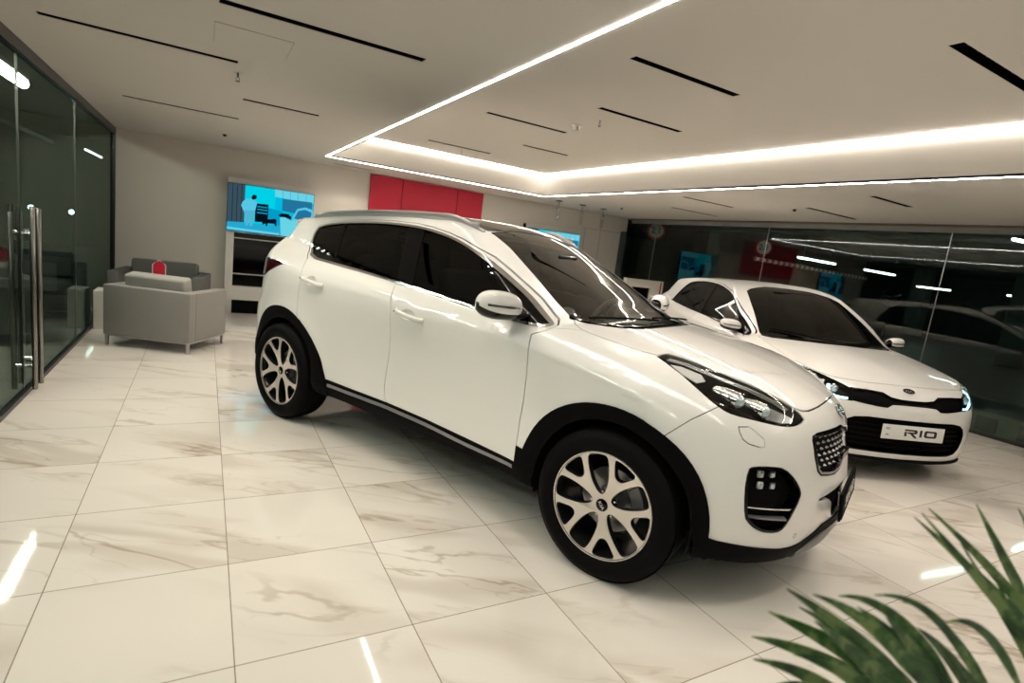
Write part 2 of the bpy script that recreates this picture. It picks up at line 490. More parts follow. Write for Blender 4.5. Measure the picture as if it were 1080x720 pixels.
def struct(o): o['kind']='structure';return o
def text_mesh(s,size,ext=.0006,bold=0,shear=0,sx=1):
    cu=bpy.data.curves.new('t','FONT');cu.body=s;cu.size=size;cu.extrude=ext;cu.align_x='CENTER';cu.align_y='CENTER';cu.offset=bold;cu.shear=shear
    ob=bpy.data.objects.new('t',cu);C.objects.link(ob);dg=bpy.context.evaluated_depsgraph_get()
    me=bpy.data.meshes.new_from_object(ob.evaluated_get(dg));bpy.data.objects.remove(ob)
    for v in me.vertices: v.co.x*=sx
    return me
def frame(o,origin,X,Y,Z):
    m=Matrix((X,Y,Z)).transposed().to_4x4();m.translation=Vector(origin);o.matrix_local=m
    return o
# ------------------------------------------------------------------ wheels
def wheel(parent,loc,side,phase,R=.35,rim=.2475,width=.235,detail=True):
    """wheel with outer face towards -y; side=+1 flips it"""
    w=bpy.data.objects.new('wheel',None);C.objects.link(w);w.parent=parent;w.location=loc
    if side>0: w.rotation_euler=(0,0,PI)
    h=width/2
    # tyre
    prof=[(rim-.012,-h+.03),(rim-.004,-h+.012),(rim+.012,-h+.004),(rim+.035,-h-.006),(rim+.06,-h-.004),(R-.028,-h+.006),(R-.012,-h+.016),(R-.004,-h+.032)]
    tre=[]
    for k,a in enumerate(np.linspace(-h+.04,h-.04,5)):
        tre+=[(R,a-.014),(R,a+.009),(R-.008,a+.011),(R-.008,a+.014)] if k<4 else [(R,a-.012)]
    prof=prof+tre+[(r,-a) for r,a in prof[::-1]]
    MB().lathe(prof,72).build('tire',M['rubber'],w,50)
    # barrel
    MB().lathe([(rim+.001,-h+.012),(rim-.006,-h+.008),(rim-.012,-h+.014),(rim-.016,-h+.05),(rim-.03,-h+.09),(rim-.03,h-.03),(rim-.004,h-.01)],72).build('rim_barrel',M['alloy_dark'],w,40)
    MB().lathe([(rim+.0012,-h+.0115),(rim-.0015,-h+.0055),(rim-.0060,-h+.0065),(rim-.0065,-h+.011)],96).build('rim_lip',M['alloy'],w,60)
    if not detail:
        pass
    # spoke face: five forked spokes; opening shapes in polar coordinates
    def pol(r,a): return (r*math.cos(a),r*math.sin(a))
    def face(u,v,hh):
        r=math.hypot(u,v);d=-h+.010+.022*(1-(r/rim))**1.2*1.0
        return Vector((u,d+hh,v))
    ro=rim-.004
    out=[pol(ro,2*PI*k/160) for k in range(160)]
    holes=[]
    def rnd(P,n=2): return [tuple(p) for p in smooth_poly([np.array(p) for p in P],True,n+1,200)]
    for k in range(5):
        f=phase+2*PI*k/5;g=f+PI/5
        # small window between the tines of a fork
        holes.append(rnd([pol(ro-.009,f-.262),pol(ro-.005,f-.13),pol(ro-.005,f+.13),pol(ro-.009,f+.262),pol(.19,f+.205),pol(.163,f+.15),pol(.150,f+.06),pol(.150,f-.06),pol(.163,f-.15),pol(.19,f-.205)]))
        # long window between two forks
        holes.append(rnd([pol(ro-.009,g-.215),pol(ro-.005,g-.1),pol(ro-.005,g+.1),pol(ro-.009,g+.215),pol(.20,g+.27),pol(.16,g+.315),pol(.12,g+.36),pol(.085,g+.36),pol(.062,g+.30),pol(.050,g+.12),pol(.050,g-.12),pol(.062,g-.30),pol(.085,g-.36),pol(.12,g-.36),pol(.16,g-.315),pol(.20,g-.27)]))
    def tri(name,m,dpt,y0,grow=0):
        mb=MB()
        mb.prism(out,lambda u,v,hh:face(u,v,hh+y0),dpt,[offs(hh_,grow) if grow else hh_ for hh_ in holes])
        return mb.build(name,m,w,30)
    tri('spoke_face',M['alloy'],.003,0)
    tri('spoke_body',M['alloy_dark'],.028,.0031,-.0025)
    # hub cap with letters, lug nuts
    yc=-h+.010+.022
    MB().lathe([(.0001,yc-.012),(.022,yc-.011),(.029,yc-.007),(.030,yc+.004)],40).build('hub_cap',M['gloss_black'],w,40)
    me=text_mesh('KIA',.021,.0006,.0004,0,1.25);t=link('hub_badge',me,w,M['badge_w']);frame(t,(0,yc-.0128,0),(math.cos(phase*0-.9),0,math.sin(-.9)),(-math.sin(-.9),0,math.cos(-.9)),(0,-1,0))
    for k in range(5):
        a=phase+PI/5+2*PI*k/5
        MB().lathe([(.0001,-.008),(.006,-.007),(.0085,-.003),(.0085,.02)],16,c=(0.060*math.cos(a),yc+.012,.060*math.sin(a))).build('lug_nut',M['chrome'],w,40)
    # brake
    MB().lathe([(.07,h-.115),(.150,h-.115),(.150,h-.09),(.07,h-.09)],48,closed=True).build('brake_disc',M['steel'],w,40)
    MB().lathe([(.0001,h-.14),(.07,h-.14),(.075,h-.10),(.075,h-.06)],32).build('brake_hub',M['caliper'],w,40)
    mb=MB();G=[]
    for a in np.linspace(-.15,.75,9):
        G.append([(r*math.cos(a),y,r*math.sin(a)) for r,y in ((.105,h-.135),(.165,h-.135),(.172,h-.10),(.165,h-.06),(.105,h-.06))])
    mb.grid(G,False,True);mb.bm.faces.new([v for v in list(mb.bm.verts)[:5]]);mb.bm.faces.new([v for v in list(mb.bm.verts)[-5:]])
    mb.build('brake_caliper',M['caliper'],w,40,bevel=.004)
    return w
def rect_pts(c,X,Y,a,b): 
    c,X,Y=Vector(c),Vector(X),Vector(Y);return [tuple(c+X*(i*a)+Y*(j*b)) for i,j in ((-1,-1),(1,-1),(1,1),(-1,1))]
def snap(cls,x,z=None,w=None):
    """point on the surface at given x,z (returns w) or x,w (returns z)"""
    if z is not None:
        a=np.linspace(1.05,.02,420);f=cls.F(np.full_like(a,x),a,np.full_like(a,z));k=np.argmax(f<0);return np.array([x,a[k],z])
    a=np.linspace(1.8,.2,1600);f=cls.F(np.full_like(a,x),np.full_like(a,w),a);k=np.argmax(f<0);return np.array([x,w,a[k]])
def snapf(cls,w,z):
    a=np.linspace(1.05,-.6,1650);f=cls.F(a,np.full_like(a,w),np.full_like(a,z));k=np.argmax(f<0);return np.array([a[k],w,z])

def build_suv():
    cls=Suv
    root_=empty('suv_car',(0,0,0),'large white crossover car with black wheel arches, black roof and two-tone five-spoke wheels','car')
    B=Body(cls)
    S=(0,1,0);Z=(0,0,1);X=(1,0,0);HL=(.45,.70,.55);FG=(.75,.66,0)
    P3=lambda L,w=.85:[(a,w,b) for a,b in L]          # side view x,z
    # --- roof, windscreen
    B.region('rear_glass',[( -3.6,0,1.41),(-3.6,.50,1.40),(-3.6,.62,1.33),(-3.6,.68,1.16),(-3.6,0,1.12)][::-1],(-1,0,0),0,('rear_frame',.012),smooth=0)
    B.region('roof_panel',[(-2.95,-.2,1.6),(-2.98,.30,1.6),(-2.90,.46,1.6),(-2.4,.515,1.6),(-1.4,.515,1.6),(-1.215,.482,1.6),(-1.203,.40,1.6),(-1.253,.2,1.6),(-1.265,-.2,1.6)],Z,.004)
    B.region('windscreen',[(-1.262,-.2,1.5),(-1.25,.2,1.5),(-1.20,.40,1.5),(-1.195,.478,1.5),(-1.01,.495,1.4),(-.81,.555,1.3),(-.57,.615,1.2),(-.47,.640,1.1),(-.42,.60,1.1),(-.33,.53,1.1),(-.24,.42,1.1),(-.20,.25,1.1),(-.19,-.2,1.1)],Z,0,('windscreen_seal',.006))
    B.region('cowl',[(-.19,-.2,1.1),(-.20,.25,1.1),(-.24,.42,1.1),(-.33,.53,1.1),(-.42,.60,1.1),(-.47,.640,1.1),(-.455,.66,1.1),(-.37,.60,1.1),(-.27,.53,1.1),(-.19,.42,1.1),(-.155,.25,1.1),(-.14,-.2,1.1)],Z)
    # --- hood
    hood=[(-.14,-.2,1),(-.155,.25,1),(-.19,.42,1),(-.27,.53,1),(-.37,.60,1),(-.44,.635,1),(-.40,.68,1),(-.33,.722,1),(-.199,.725,1.06),(-.022,.716,1.04),(.054,.688,1),(.075,.615,1),(.178,.582,1),(.332,.575,1),(.452,.519,.96),(.547,.471,.93),(.606,.442,.9),(.636,.40,.88),(.660,.33,.88),(.682,.20,.88),(.690,0,.89),(.690,-.2,.89)]
    B.region('hood',hood,Z,.006,smooth=2,sharp=35)
    # --- doors
    L0=[(-2.20,.410),(-1.87,.409),(-1.515,.412),(-1.17,.405),(-.856,.390),(-.60,.376),(-.518,.373)]
    B.region('cladding',P3([(-2.22,.1),(-2.22,.420)]+[(x,z+.010) for x,z in L0]+[(-.44,.38),(-.40,.1)]),S,0,nmin=.02)
    mid=[(-1.515,.412),(-1.548,.44),(-1.562,.515),(-1.556,.60),(-1.536,.723),(-1.528,.86),(-1.540,1.0),(-1.585,1.13),(-1.58,1.2),(-1.62,1.35),(-1.650,1.516)]
    dfr=[(-.535,1.03),(-.515,.98),(-.505,.84),(-.515,.70),(-.525,.585)]+L0[:1:-1]+mid[1:]+[(-1.505,1.503),(-1.357,1.482),(-1.225,1.454),(-1.107,1.42),(-.982,1.375),(-.858,1.316),(-.74,1.255),(-.62,1.190),(-.55,1.150),(-.485,1.112),(-.463,1.085),(-.480,1.060)]
    drr=mid+[(-1.878,1.517),(-2.10,1.508),(-2.351,1.489),(-2.57,1.460),(-2.675,1.426),(-2.690,1.36),(-2.643,1.262),(-2.525,1.185),(-2.487,1.10),(-2.485,1.02),(-2.510,.89),(-2.50,.80),(-2.42,.72),(-2.33,.62),(-2.26,.52)]+L0[:2]
    B.region('rear_door',P3(drr),S,.0055)
    B.region('front_door',P3(dfr),S,.0055)
    B.strip('gap',[(-.495,.80,1.09),(-.40,.75,1.09),(-.335,.72,1.07)],Z,.004)
    B.strip('gap',[(.385,.79,.90),(.304,.863,.831),(.18,.93,.70)],S,.004)
    # fuel / tailgate lines
    # --- side windows
    dlo=[(-2.511,1.194),(-2.629,1.269),(-2.674,1.360),(-2.663,1.416),(-2.564,1.447),(-2.351,1.476),(-2.100,1.495),(-1.878,1.504),(-1.646,1.500),(-1.513,1.490),(-1.362,1.469),(-1.231,1.441),(-1.113,1.407),(-.988,1.362),(-.865,1.304),(-.748,1.243),(-.627,1.177),(-.558,1.138),(-.500,1.102),(-.478,1.084),(-.495,1.072),(-.532,1.066),(-.650,1.069),(-.797,1.080),(-.979,1.097),(-1.176,1.113),(-1.395,1.131),(-1.612,1.146),(-1.909,1.162),(-2.250,1.179)]
    B.region('window',P3(dlo,.75),S,0,('chrome_trim',.013),smooth=2,sharp=40)
    G=['window']
    B.region('pillar_trim',P3([(-1.72,1.52),(-1.578,1.12),(-1.43,1.12),(-1.575,1.52)],.75),S,over=G)
    B.region('pillar_trim',P3([(-2.37,1.52),(-2.236,1.15),(-2.262,1.15),(-2.40,1.52)],.75),S,over=G)
    B.region('pillar_trim',P3([(-.85,1.0),(-.56,1.0),(-.40,1.10),(-.70,1.26),(-.715,1.2)],.75),S,over=G)
    # --- side sill, arches
    fo=[(-.485,.10),(-.482,.392),(-.470,.46),(-.448,.535),(-.41,.61),(-.35,.683),(-.275,.742),(-.18,.787),(-.08,.810),(.02,.814),(.115,.799),(.21,.763),(.30,.705),(.365,.635),(.41,.555),(.44,.465),(.452,.37),(.455,.1)]
    ro=[(-2.13,.10),(-2.125,.385),(-2.165,.46),(-2.205,.53),(-2.26,.60),(-2.335,.675),(-2.43,.745),(-2.53,.795),(-2.63,.822),(-2.73,.826),(-2.83,.808),(-2.93,.768),(-3.02,.705),(-3.09,.62),(-3.13,.53),(-3.15,.43),(-3.15,.1)]
    B.region('arch_cladding',P3(fo),S,0,smooth=2,sharp=40,nmin=.02)
    B.region('arch_cladding',P3(ro),S,0,smooth=2,sharp=40,nmin=.02)
    for fx,fz in ((-1.37,.981),(-2.335,1.050)): B.region('handle_hole',P3(handle_oval(fx,fz)),S)
    for ax in (0,-cls.wb):
        q=[(ax-.40,.05),(ax-.40,.33)]+[(ax-.385*math.cos(t),.36+.385*math.sin(t)) for t in np.linspace(.0,PI,26)]+[(ax+.40,.33),(ax+.40,.05)]
        B.region('hole',P3(q),S,0,nmin=-.2)
    # --- rear lamps, rear bumper cladding
    B.region('rear_lamp',[(-3.3,.7,1.145),(-2.95,.85,1.142),(-2.80,.9,1.138),(-2.745,.9,1.122),(-2.83,.9,1.09),(-2.93,.9,1.05),(-3.0,.8,1.00),(-3.3,.7,1.01)],(-.25,.95,.1),.004,nmin=-.3)
    B.region('cladding',[(-3.7,0,.54),(-3.7,.45,.54),(-3.7,.62,.50),(-3.7,.9,.46),(-3.7,.95,.1),(-3.7,0,.1)],(-1,0,0),0,over=['body_shell'],nmin=.0)
    B.region('cladding',P3([(-3.12,.1),(-3.12,.45),(-3.6,.47),(-3.6,.1)]),S,0,over=['body_shell'],nmin=.02)
    # --- front bumper: lower cladding, slot, skid, grille
    Y=lambda L:[(1.0,a,b) for a,b in L]
    B.region('cladding',Y([(-.2,.385),(.10,.385),(.28,.375),(.34,.345),(.43,.315),(.50,.309),(.566,.311),(.72,.334),(.80,.347),(.95,.40),(.95,.1),(-.2,.1)]),X,0,over=['body_shell'],nmin=.02)
    B.region('skid_plate',Y([(-.2,.345),(.20,.345),(.28,.330),(.36,.300),(.43,.26),(.45,.1),(-.2,.1)]),X,0,over=['cladding'])
    B.region('lower_intake',Y([(-.2,.545),(.12,.543),(.22,.53),(.365,.512),(.365,.503),(.27,.495),(.225,.47),(.205,.415),(.18,.39),(-.2,.39)]),X,0,over=['body_shell','cladding'])
    grl=[(-.2,.780),(0,.783),(.05,.792),(.10,.808),(.25,.806),(.37,.803),(.415,.795),(.425,.775),(.418,.70),(.398,.640),(.368,.617),(.30,.607),(.228,.603),(.171,.617),(.11,.648),(.06,.658),(-.2,.66)]
    B.region('grille_surround',Y(grl),X,.0,nmin=.2)
    B.region('grille_mesh',Y([tuple(q) for q in offs(grl,-.008)]),X,.0,('grille_frame',.010),nmin=.2)
    B.region('fog_pod',[(.534,.745,.666),(.550,.727,.679),(.601,.669,.682),(.645,.609,.675),(.685,.553,.627),(.712,.515,.572),(.714,.520,.542),(.693,.569,.430),(.677,.598,.398),(.649,.641,.395),(.611,.689,.405),(.577,.727,.436),(.557,.745,.466),(.540,.754,.567)],FG,.003,('fog_bezel',.010),smooth=2,sharp=80)
    B.region('washer_cover',[(.469,.755,.831),(.501,.722,.835),(.525,.707,.819),(.559,.684,.790),(.568,.685,.762),(.558,.698,.757),(.517,.737,.768),(.493,.753,.784),(.477,.757,.810)],FG,.0035)
    hl=[(.059,.708,1.032),(.062,.655,1.041),(.078,.622,1.045),(.178,.590,1.031),(.332,.583,.998),(.452,.527,.968),(.547,.479,.932),(.606,.448,.900),(.632,.430,.883),(.656,.430,.861),(.652,.472,.846),(.628,.536,.838),(.591,.601,.842),(.524,.679,.857),(.439,.752,.873),(.397,.773,.888),(.336,.785,.921),(.259,.781,.963),(.173,.755,.999),(.107,.725,1.020)]
    B.region('headlight_lens',hl,HL,.004,smooth=2,sharp=60)
    B.finish()
    # ---- parts
    put_mid(B,'body_shell','body_shell',M['paint'],root_,0,.015)
    inner=['body_shell','hood','front_door','rear_door','gap','cladding','arch_cladding','sill_strip','washer_cover','cowl','pillar_trim','chrome_trim','rear_frame','windscreen_seal']
    put_mid(B,'dark_gap_shell',inner,M['void'],root_,-.016,0)  # black inset copy of the body, added so the panel gaps look shaded
    put_mid(B,'hood','hood',M['paint'],root_,0,.018)
    fd=put_side(B,'front_door','front_door',M['paint'],root_,0,.018);rd=put_side(B,'rear_door','rear_door',M['paint'],root_,0,.018)
    put_mid(B,'windscreen','windscreen',M['windscreen'],root_,-.004,0)
    put_mid(B,'windscreen_seal','windscreen_seal',M['gloss_black'],root_,-.002,.01)
    put_mid(B,'cowl_panel','cowl',M['black_plastic'],root_,-.012,.02)
    put_mid(B,'roof_panel','roof_panel',M['roofglass'],root_,.001,.015)
    put_mid(B,'rear_window','rear_glass',M['tint'],root_,-.004,0);put_mid(B,'rear_window_frame','rear_frame',M['gloss_black'],root_,0,.01)
    put_side(B,'side_window','window',M['tint'],root_,-.005,0)
    put_side(B,'window_pillar','pillar_trim',M['gloss_black'],root_,-.002,.01)
    put_side(B,'chrome_trim','chrome_trim',M['chrome'],root_,.004,.012)
    put_side(B,'arch_cladding','arch_cladding',M['black_plastic'],root_,.010,.06)
    put_mid(B,'lower_cladding','cladding',M['black_plastic'],root_,.006,.03)
    for sg in (-1,1):
        G=[]
        for x in np.linspace(-2.11,-.525,40):
            zc=float(np.interp(x,[-2.11,-1.87,-1.52,-1.17,-.856,-.525],[.380,.383,.389,.382,.361,.350]))-.004
            a,b=snap(cls,x,zc+.012),snap(cls,x,zc-.012)
            G.append([(x,(a[1]-.004)*sg,zc+.014),(x,(a[1]+.011)*sg,zc+.011),(x,(b[1]+.013)*sg,zc-.008),(x,(b[1]-.004)*sg,zc-.013)])
        MB().grid(G).build('sill_strip',M['silver'],root_,30)
    put_side(B,'tail_light','rear_lamp',M['red_lens'],root_,.004,.02)
    put_mid(B,'skid_plate','skid_plate',M['skid'],root_,.012,.03)
    put_mid(B,'lower_intake','lower_intake',M['void'],root_,-.03,-.03)
    put_mid(B,'grille_surround','grille_surround',M['gloss_black'],root_,.002,.02)
    gr=put_mid(B,'front_grille','grille_mesh',M['void'],root_,-.022,-.022)
    put_mid(B,'grille_frame','grille_frame',M['chrome'],root_,.004,.02)
    for o,nm in zip(put_side(B,'fog_light','fog_pod',M['void'],root_,-.045,-.045),'ab'):
        sg=1 if nm=='b' else -1
        n=Vector((.78,.62*sg,.0)).normalized();T=Vector((-n.y,n.x,0))*(1 if sg>0 else -1)   # T points outboard
        for zz in (.640,.592):
            for k in (0,1):
                p=snapf(cls,.69-.045*k,zz);c=Vector((p[0],p[1]*sg,p[2]))-n*.028
                R=Matrix((T,n,Vector((0,0,1)))).transposed()
                MB().box(c,(.026,.016,.030),R,.005,2).build('fog_lamp_cube',M['lens' if False else 'drl'] if k==0 else M['steel'],o)
                MB().box(c+n*.009,(.018,.004,.022),R,.003,2).build('fog_lamp_glass',M['projector'],o)
        for zz,w0,w1 in ((.500,.735,.555),(.455,.728,.575)):
            G=[]
            for t in np.linspace(0,1,9):
                ww=w0+(w1-w0)*t;p=snapf(cls,ww,zz-.006*t);c=Vector((p[0],p[1]*sg,p[2]))-n*(.032-.022*t)
                hh=.0045+.0035*t
                G.append([tuple(c+n*a+Vector((0,0,b))) for a,b in ((-.01,-hh),(.008,-hh*.8),(.010,hh*.3),(-.01,hh))])
            MB().grid(G,False,True).build('fog_blade',M['chrome' if zz>.47 else 'silver'],o,30)
        for zz in (.428,.415):
            p=[Vector((*(snapf(cls,ww,zz)*[1,sg,1]),))-n*.03 for ww in (.70,.66,.62)]
            MB().tube(p,.003,6).build('fog_slat',M['black_plastic'],o)
    put_side(B,'fog_bezel','fog_bezel',M['gloss_black'],root_,.003,.05)
    put_side(B,'washer_cover','washer_cover',M['paint'],root_,.002,.01)
    # parking sensors
    for sg in(-1,1):
        p=snapf(cls,.50,.364);nn=grad(cls,np.array([p]))[0]
        for r,mm,nm in ((.011,'black_plastic','sensor_ring'),(.0095,'paint','parking_sensor')):
            o=MB().lathe([(.0001,.0012 if nm[0]=='p' else .0008),(r,.0005),(r,-.004)],24,'Z').build(nm,M[mm],root_)
            z=Vector((nn[0],nn[1]*sg,nn[2]));x=z.cross(Vector((0,0,1))).normalized();y=z.cross(x);frame(o,(p[0],p[1]*sg,p[2]),x,y,z)
    # grille studs
    mb=MB()
    G=Y(grl);gp=np.array([(a,b) for a,b in grl]);gp=offs(gp,-.022)
    for i in range(-8,9):
        for j in range(0,7):
            w=i*.052+(.026 if j%2 else 0);z=.622+j*.0265
            if not inside(gp,np.array([[abs(w),z]]))[0]: continue
            p=snapf(cls,abs(w),z);nn=grad(cls,np.array([p]))[0];nn[1]*=1 if w>0 else -1
            c=Vector((p[0],w,z))-Vector(nn)*.016
            t=Vector((0,0,1)).cross(Vector(nn)).normalized();u=Vector(nn).cross(t)
            vs=[mb.bm.verts.new(c+t*a+u*b-Vector(nn)*.006) for a,b in ((-.015,0),(0,-.008),(.015,0),(0,.008))]
            tp=mb.bm.verts.new(c+Vector(nn)*.006)
            for k in range(4): mb.bm.faces.new((vs[k],vs[(k+1)%4],tp))
    mb.build('grille_stud_pattern',M['steel'],gr,0)
    # headlights
    hls=put_side(B,'headlight','headlight_lens',M['lens'],root_,.001,0)
    Hh=B.part('headlight_lens',-.088,-.086)
    for o,sg in zip(hls,(-1,1)):
        link('lamp_housing',mesh_of('lamp_housing',*mir(*Hh,sg),M['gloss_black']),o)
        def onhl(x,w,z): 
            # pull a point to the surface along -HL
            d=np.array(HL)/np.linalg.norm(HL);p=np.array([x,w,z])+d*.15
            for _ in range(400):
                if cls.F(*[np.array([q]) for q in p])[0]<0: break
                p=p-d*.0008
            return p
        f=Vector((.97,.10*sg,-.15)).normalized()
        for (x,w,z,r,ln) in ((.385,.700,.935,.036,.105),(.495,.640,.905,.033,.09)):
            p=onhl(x,w,z);n=grad(cls,np.array([p]))[0];c=Vector((p[0],p[1]*sg,p[2]))-Vector((n[0],n[1]*sg,n[2]))*.052+Vector((.012,0,.030))
            ax=f
            a=c-ax*ln*.55;b=c+ax*ln*.45
            pts=[];rs=[]
            for t in np.linspace(0,1,19):
                pts.append(a.lerp(b,t));rs.append(r*(.62+.38*min(1,t*1.6)**.6)+(.0011 if int(t*18)%2 else 0))
            MB().tube(pts,rs,24).build('lamp_projector',M['reflector'],o,20)
            MB().tube([b,b+ax*.004,b+ax*.010,b+ax*.013],[r*1.06,r*1.06,r*.98,r*.5],24).build('projector_ring',M['chrome'],o,30)
            MB().ball(b+ax*.004,r*.86,3,(1,1,1)).build('projector_lens',M['projector'],o,80)
        def patch(nm,P,m,dep,th=.004):
            mb=MB();top=[];bot=[]
            for q in P:
                p=onhl(*q);n=grad(cls,np.array([p]))[0];v=Vector((p[0],p[1]*sg,p[2]));n=Vector((n[0],n[1]*sg,n[2]))
                top.append(mb.bm.verts.new(v-n*dep));bot.append(mb.bm.verts.new(v-n*(dep+th)))
            mb.bm.faces.new(top);mb.bm.faces.new(bot[::-1]);k=len(P)
            for i in range(k): mb.bm.faces.new((top[i],top[(i+1)%k],bot[(i+1)%k],bot[i]))
            return mb.build(nm,m,o,20)
        patch('lamp_diffuser',[(.125,.698,1.021),(.165,.672,1.018),(.255,.665,.998),(.285,.690,.975),(.262,.735,.968),(.19,.735,.995)],M['drl'],.014)
        patch('turn_reflector',[(.53,.545,.903),(.585,.50,.885),(.628,.465,.868),(.632,.490,.852),(.60,.545,.848),(.545,.61,.862),(.520,.60,.885)],M['lamp_grey'],.022)
        # light guide strips along the upper edge
        for k,(dd,mm) in enumerate(((.020,'satin'),(.034,'chrome'),(.048,'satin'))):
            L=[onhl(x,w+dd,z) for x,w,z in ((.10,.632,1.04),(.178,.604,1.03),(.332,.590,.998),(.452,.530,.968),(.547,.482,.932),(.60,.456,.905))]
            pts=[]
            for p in L:
                n=grad(cls,np.array([p]))[0];pts.append(Vector((p[0],p[1]*sg,p[2]))-Vector((n[0],n[1]*sg,n[2]))*.012)
            MB().tube(pts,.0028,6).build('light_guide',M[mm],o)
    # emblem
    p=snapf(cls,0,.857);p=np.array([p[0],0,p[2]]);n=grad(cls,np.array([p]))[0];n[1]=0;n/=np.linalg.norm(n)
    e=bpy.data.objects.new('hood_badge',None);C.objects.link(e);e.parent=root_
    frame(e,p+n*.002,(0,1,0),tuple(np.cross(n,(0,1,0))),tuple(n))
    badge(e,.060,.031)
    # license plate and holder
    e=MB().box((0,0,0),(.54,.128,.012),None,.004).build('plate_holder',M['black_plastic'],root_)
    frame(e,(cls.Xc(.455)+.012,0,.468),(0,1,0),(-.10,0,.995),(.995,0,.10))
    pl=MB().box((0,0,.009),(.52,.112,.003),None,.001).build('license_plate',M['black_plastic'],e)
    me=text_mesh('SPORTAGE',.07,.0008,.0012);t=link('plate_text',me,pl,M['badge_w']);t.location=(0,0,.0112)
    # wheels and wells
    tr=.822
    wheel(root_,(0,-tr,.35),-1,-PI/2+.22);wheel(root_,(-cls.wb,-tr,.35),-1,PI)
    wheel(root_,(0,tr,.35),1,0.3);wheel(root_,(-cls.wb,tr,.35),1,.9)
    for ax in (0,-cls.wb):
        for sg in (-1,1):
            mb=MB();G=[]
            for t in np.linspace(-.25,PI+.25,28):
                G.append([(ax+r*math.cos(t),sg*y,.36+r*math.sin(t)) for r,y in ((.395,.895),(.395,.62),(.05,.60))])
            mb.grid(G);mb.build('wheel_liner',M['void'],root_,40)
    mb=MB()
    for x0,x1,w in ((-2.25,-.42,.80),(-3.1,-2.25,.58),(-.42,.42,.58)):
        mb.box(((x0+x1)/2,0,.34),(x1-x0,2*w,.14),None,.02)
    mb.build('underbody',M['void'],root_)
    # exhaust side: handles
    for fx,fz,dr in ((-1.37,.981,fd),(-2.335,1.050,rd)):
        for o,sg in zip(dr,(-1,1)):
            handle(cls,o,fx,fz,sg)
    mirror_(cls,root_,-.655,1.160,-1,1.10,-.095);mirror_(cls,root_,-.655,1.160,1,1.10,-.095)
    # roof rails
    for sg in(-1,1):
        pts=[];rs=[]
        for x in np.linspace(-2.86,-1.20,34):
            t=(x+2.86)/1.66;w=.590-.060*sstep(.80,1.0,t)-.01*sstep(.2,0,t)
            p=snap(cls,x,None,w);hgt_=.022*sstep(0,.10,t)*sstep(1,.84,t)
            pts.append((x,sg*p[1],p[2]+hgt_+.004));rs.append((.014,.010+.004*sstep(0,.1,t)*sstep(1,.9,t)))
        MB().tube(pts,rs,14).build('roof_rail',M['rail'],root_,50)
        mb=MB()
        for x in (-2.80,-1.30):
            w=.575 if x<-2 else .545;p=snap(cls,x,None,w);mb.box((x,sg*w,p[2]+.012),(.13,.022,.03),None,.008)
        # skirt under the rail
        G=[]
        for x in np.linspace(-2.84,-1.22,30):
            t=(x+2.86)/1.66;w=.590-.060*sstep(.80,1.0,t);p=snap(cls,x,None,w);hh=.022*sstep(0,.10,t)*sstep(1,.84,t)
            G.append([(x,sg*(w-.006),p[2]-.01),(x,sg*(w-.006),p[2]+hh*.9),(x,sg*(w+.008),p[2]+hh*.9),(x,sg*(w+.010),p[2]-.01)])
        mb.grid(G,False,True);mb.build('rail_foot',M['rail'],root_,40)
    # spoiler
    mb=MB();G=[]
    for w in np.linspace(-.60,.60,25):
        a=abs(w)/.60;xe=-3.15+.06*a**4;zt=1.505-.05*a**2.5
        x0=-2.98
        p=snap(cls,x0,None,min(abs(w),.6))
        G.append([(x0,w,p[2]+.001),(x0-.08,w,p[2]-.008+.004),(xe+.01,w,zt-.012),(xe,w,zt-.022),(xe+.03,w,zt-.045),(x0-.02,w,zt-.075)])
    mb.grid(G,False,True);mb.bm.faces.ensure_lookup_table()
    mb.bm.verts.ensure_lookup_table();mb.bm.faces.new(mb.bm.verts[:6]);mb.bm.faces.new(mb.bm.verts[-6:])
    mb.build('rear_spoiler',M['paint'],root_,50)
    # wipers
    for (x0,y0,x1,y1) in ((-.215,-.30,-.32,.42),(-.30,.42,-.44,.60)) if False else ((-.19,-.05,-.36,-.56),(-.22,.50,-.235,-.03)):
        L=[]
        for t in np.linspace(0,1,9):
            x=x0+(x1-x0)*t;y=y0+(y1-y0)*t;p=snap(cls,x-.035,None,abs(y));L.append((x-.035,y,p[2]+.014))
        w_=MB().tube(L,(.006),8).build('wiper_arm',M['black_plastic'],root_)
    # antenna fin
    mb=MB();z=snap(cls,-2.75,None,0.)[2]
    G=[[(-2.75+a,b*s2,z+h_) for s2 in (1,-1)] for a,b,h_ in ((.07,.012,0),(.02,.014,.02),(-.05,.010,.05),(-.08,.004,.055),(-.09,.012,0))]
    mb.grid(G).build('antenna',M['gloss_black'],root_)
    interior(cls,root_,-.9,1.04)
    return root_
def badge(e,a,b):
    pr=[(math.cos(2*PI*k/48)*a,math.sin(2*PI*k/48)*b) for k in range(48)]
    MB().prism(pr,lambda u,v,h:Vector((u,v,h)),.004).build('badge_plate',M['gloss_black'],e)
    inn=[(x*.9,y*.85) for x,y in pr]
    MB().prism(pr,lambda u,v,h:Vector((u*1.03,v*1.05,h)),.0055,[inn]).build('badge_rim',M['chrome'],e)
    me=text_mesh('KIA',b*1.15,.0007,.0009,0,1.35);t=link('badge_letters',me,e,M['chrome']);t.location=(0,-.0015,.0052)
def handle_oval(x,z): return [(x-.02+.060*math.cos(2*PI*k/26),z+.032*math.sin(2*PI*k/26)+.002) for k in range(26)]
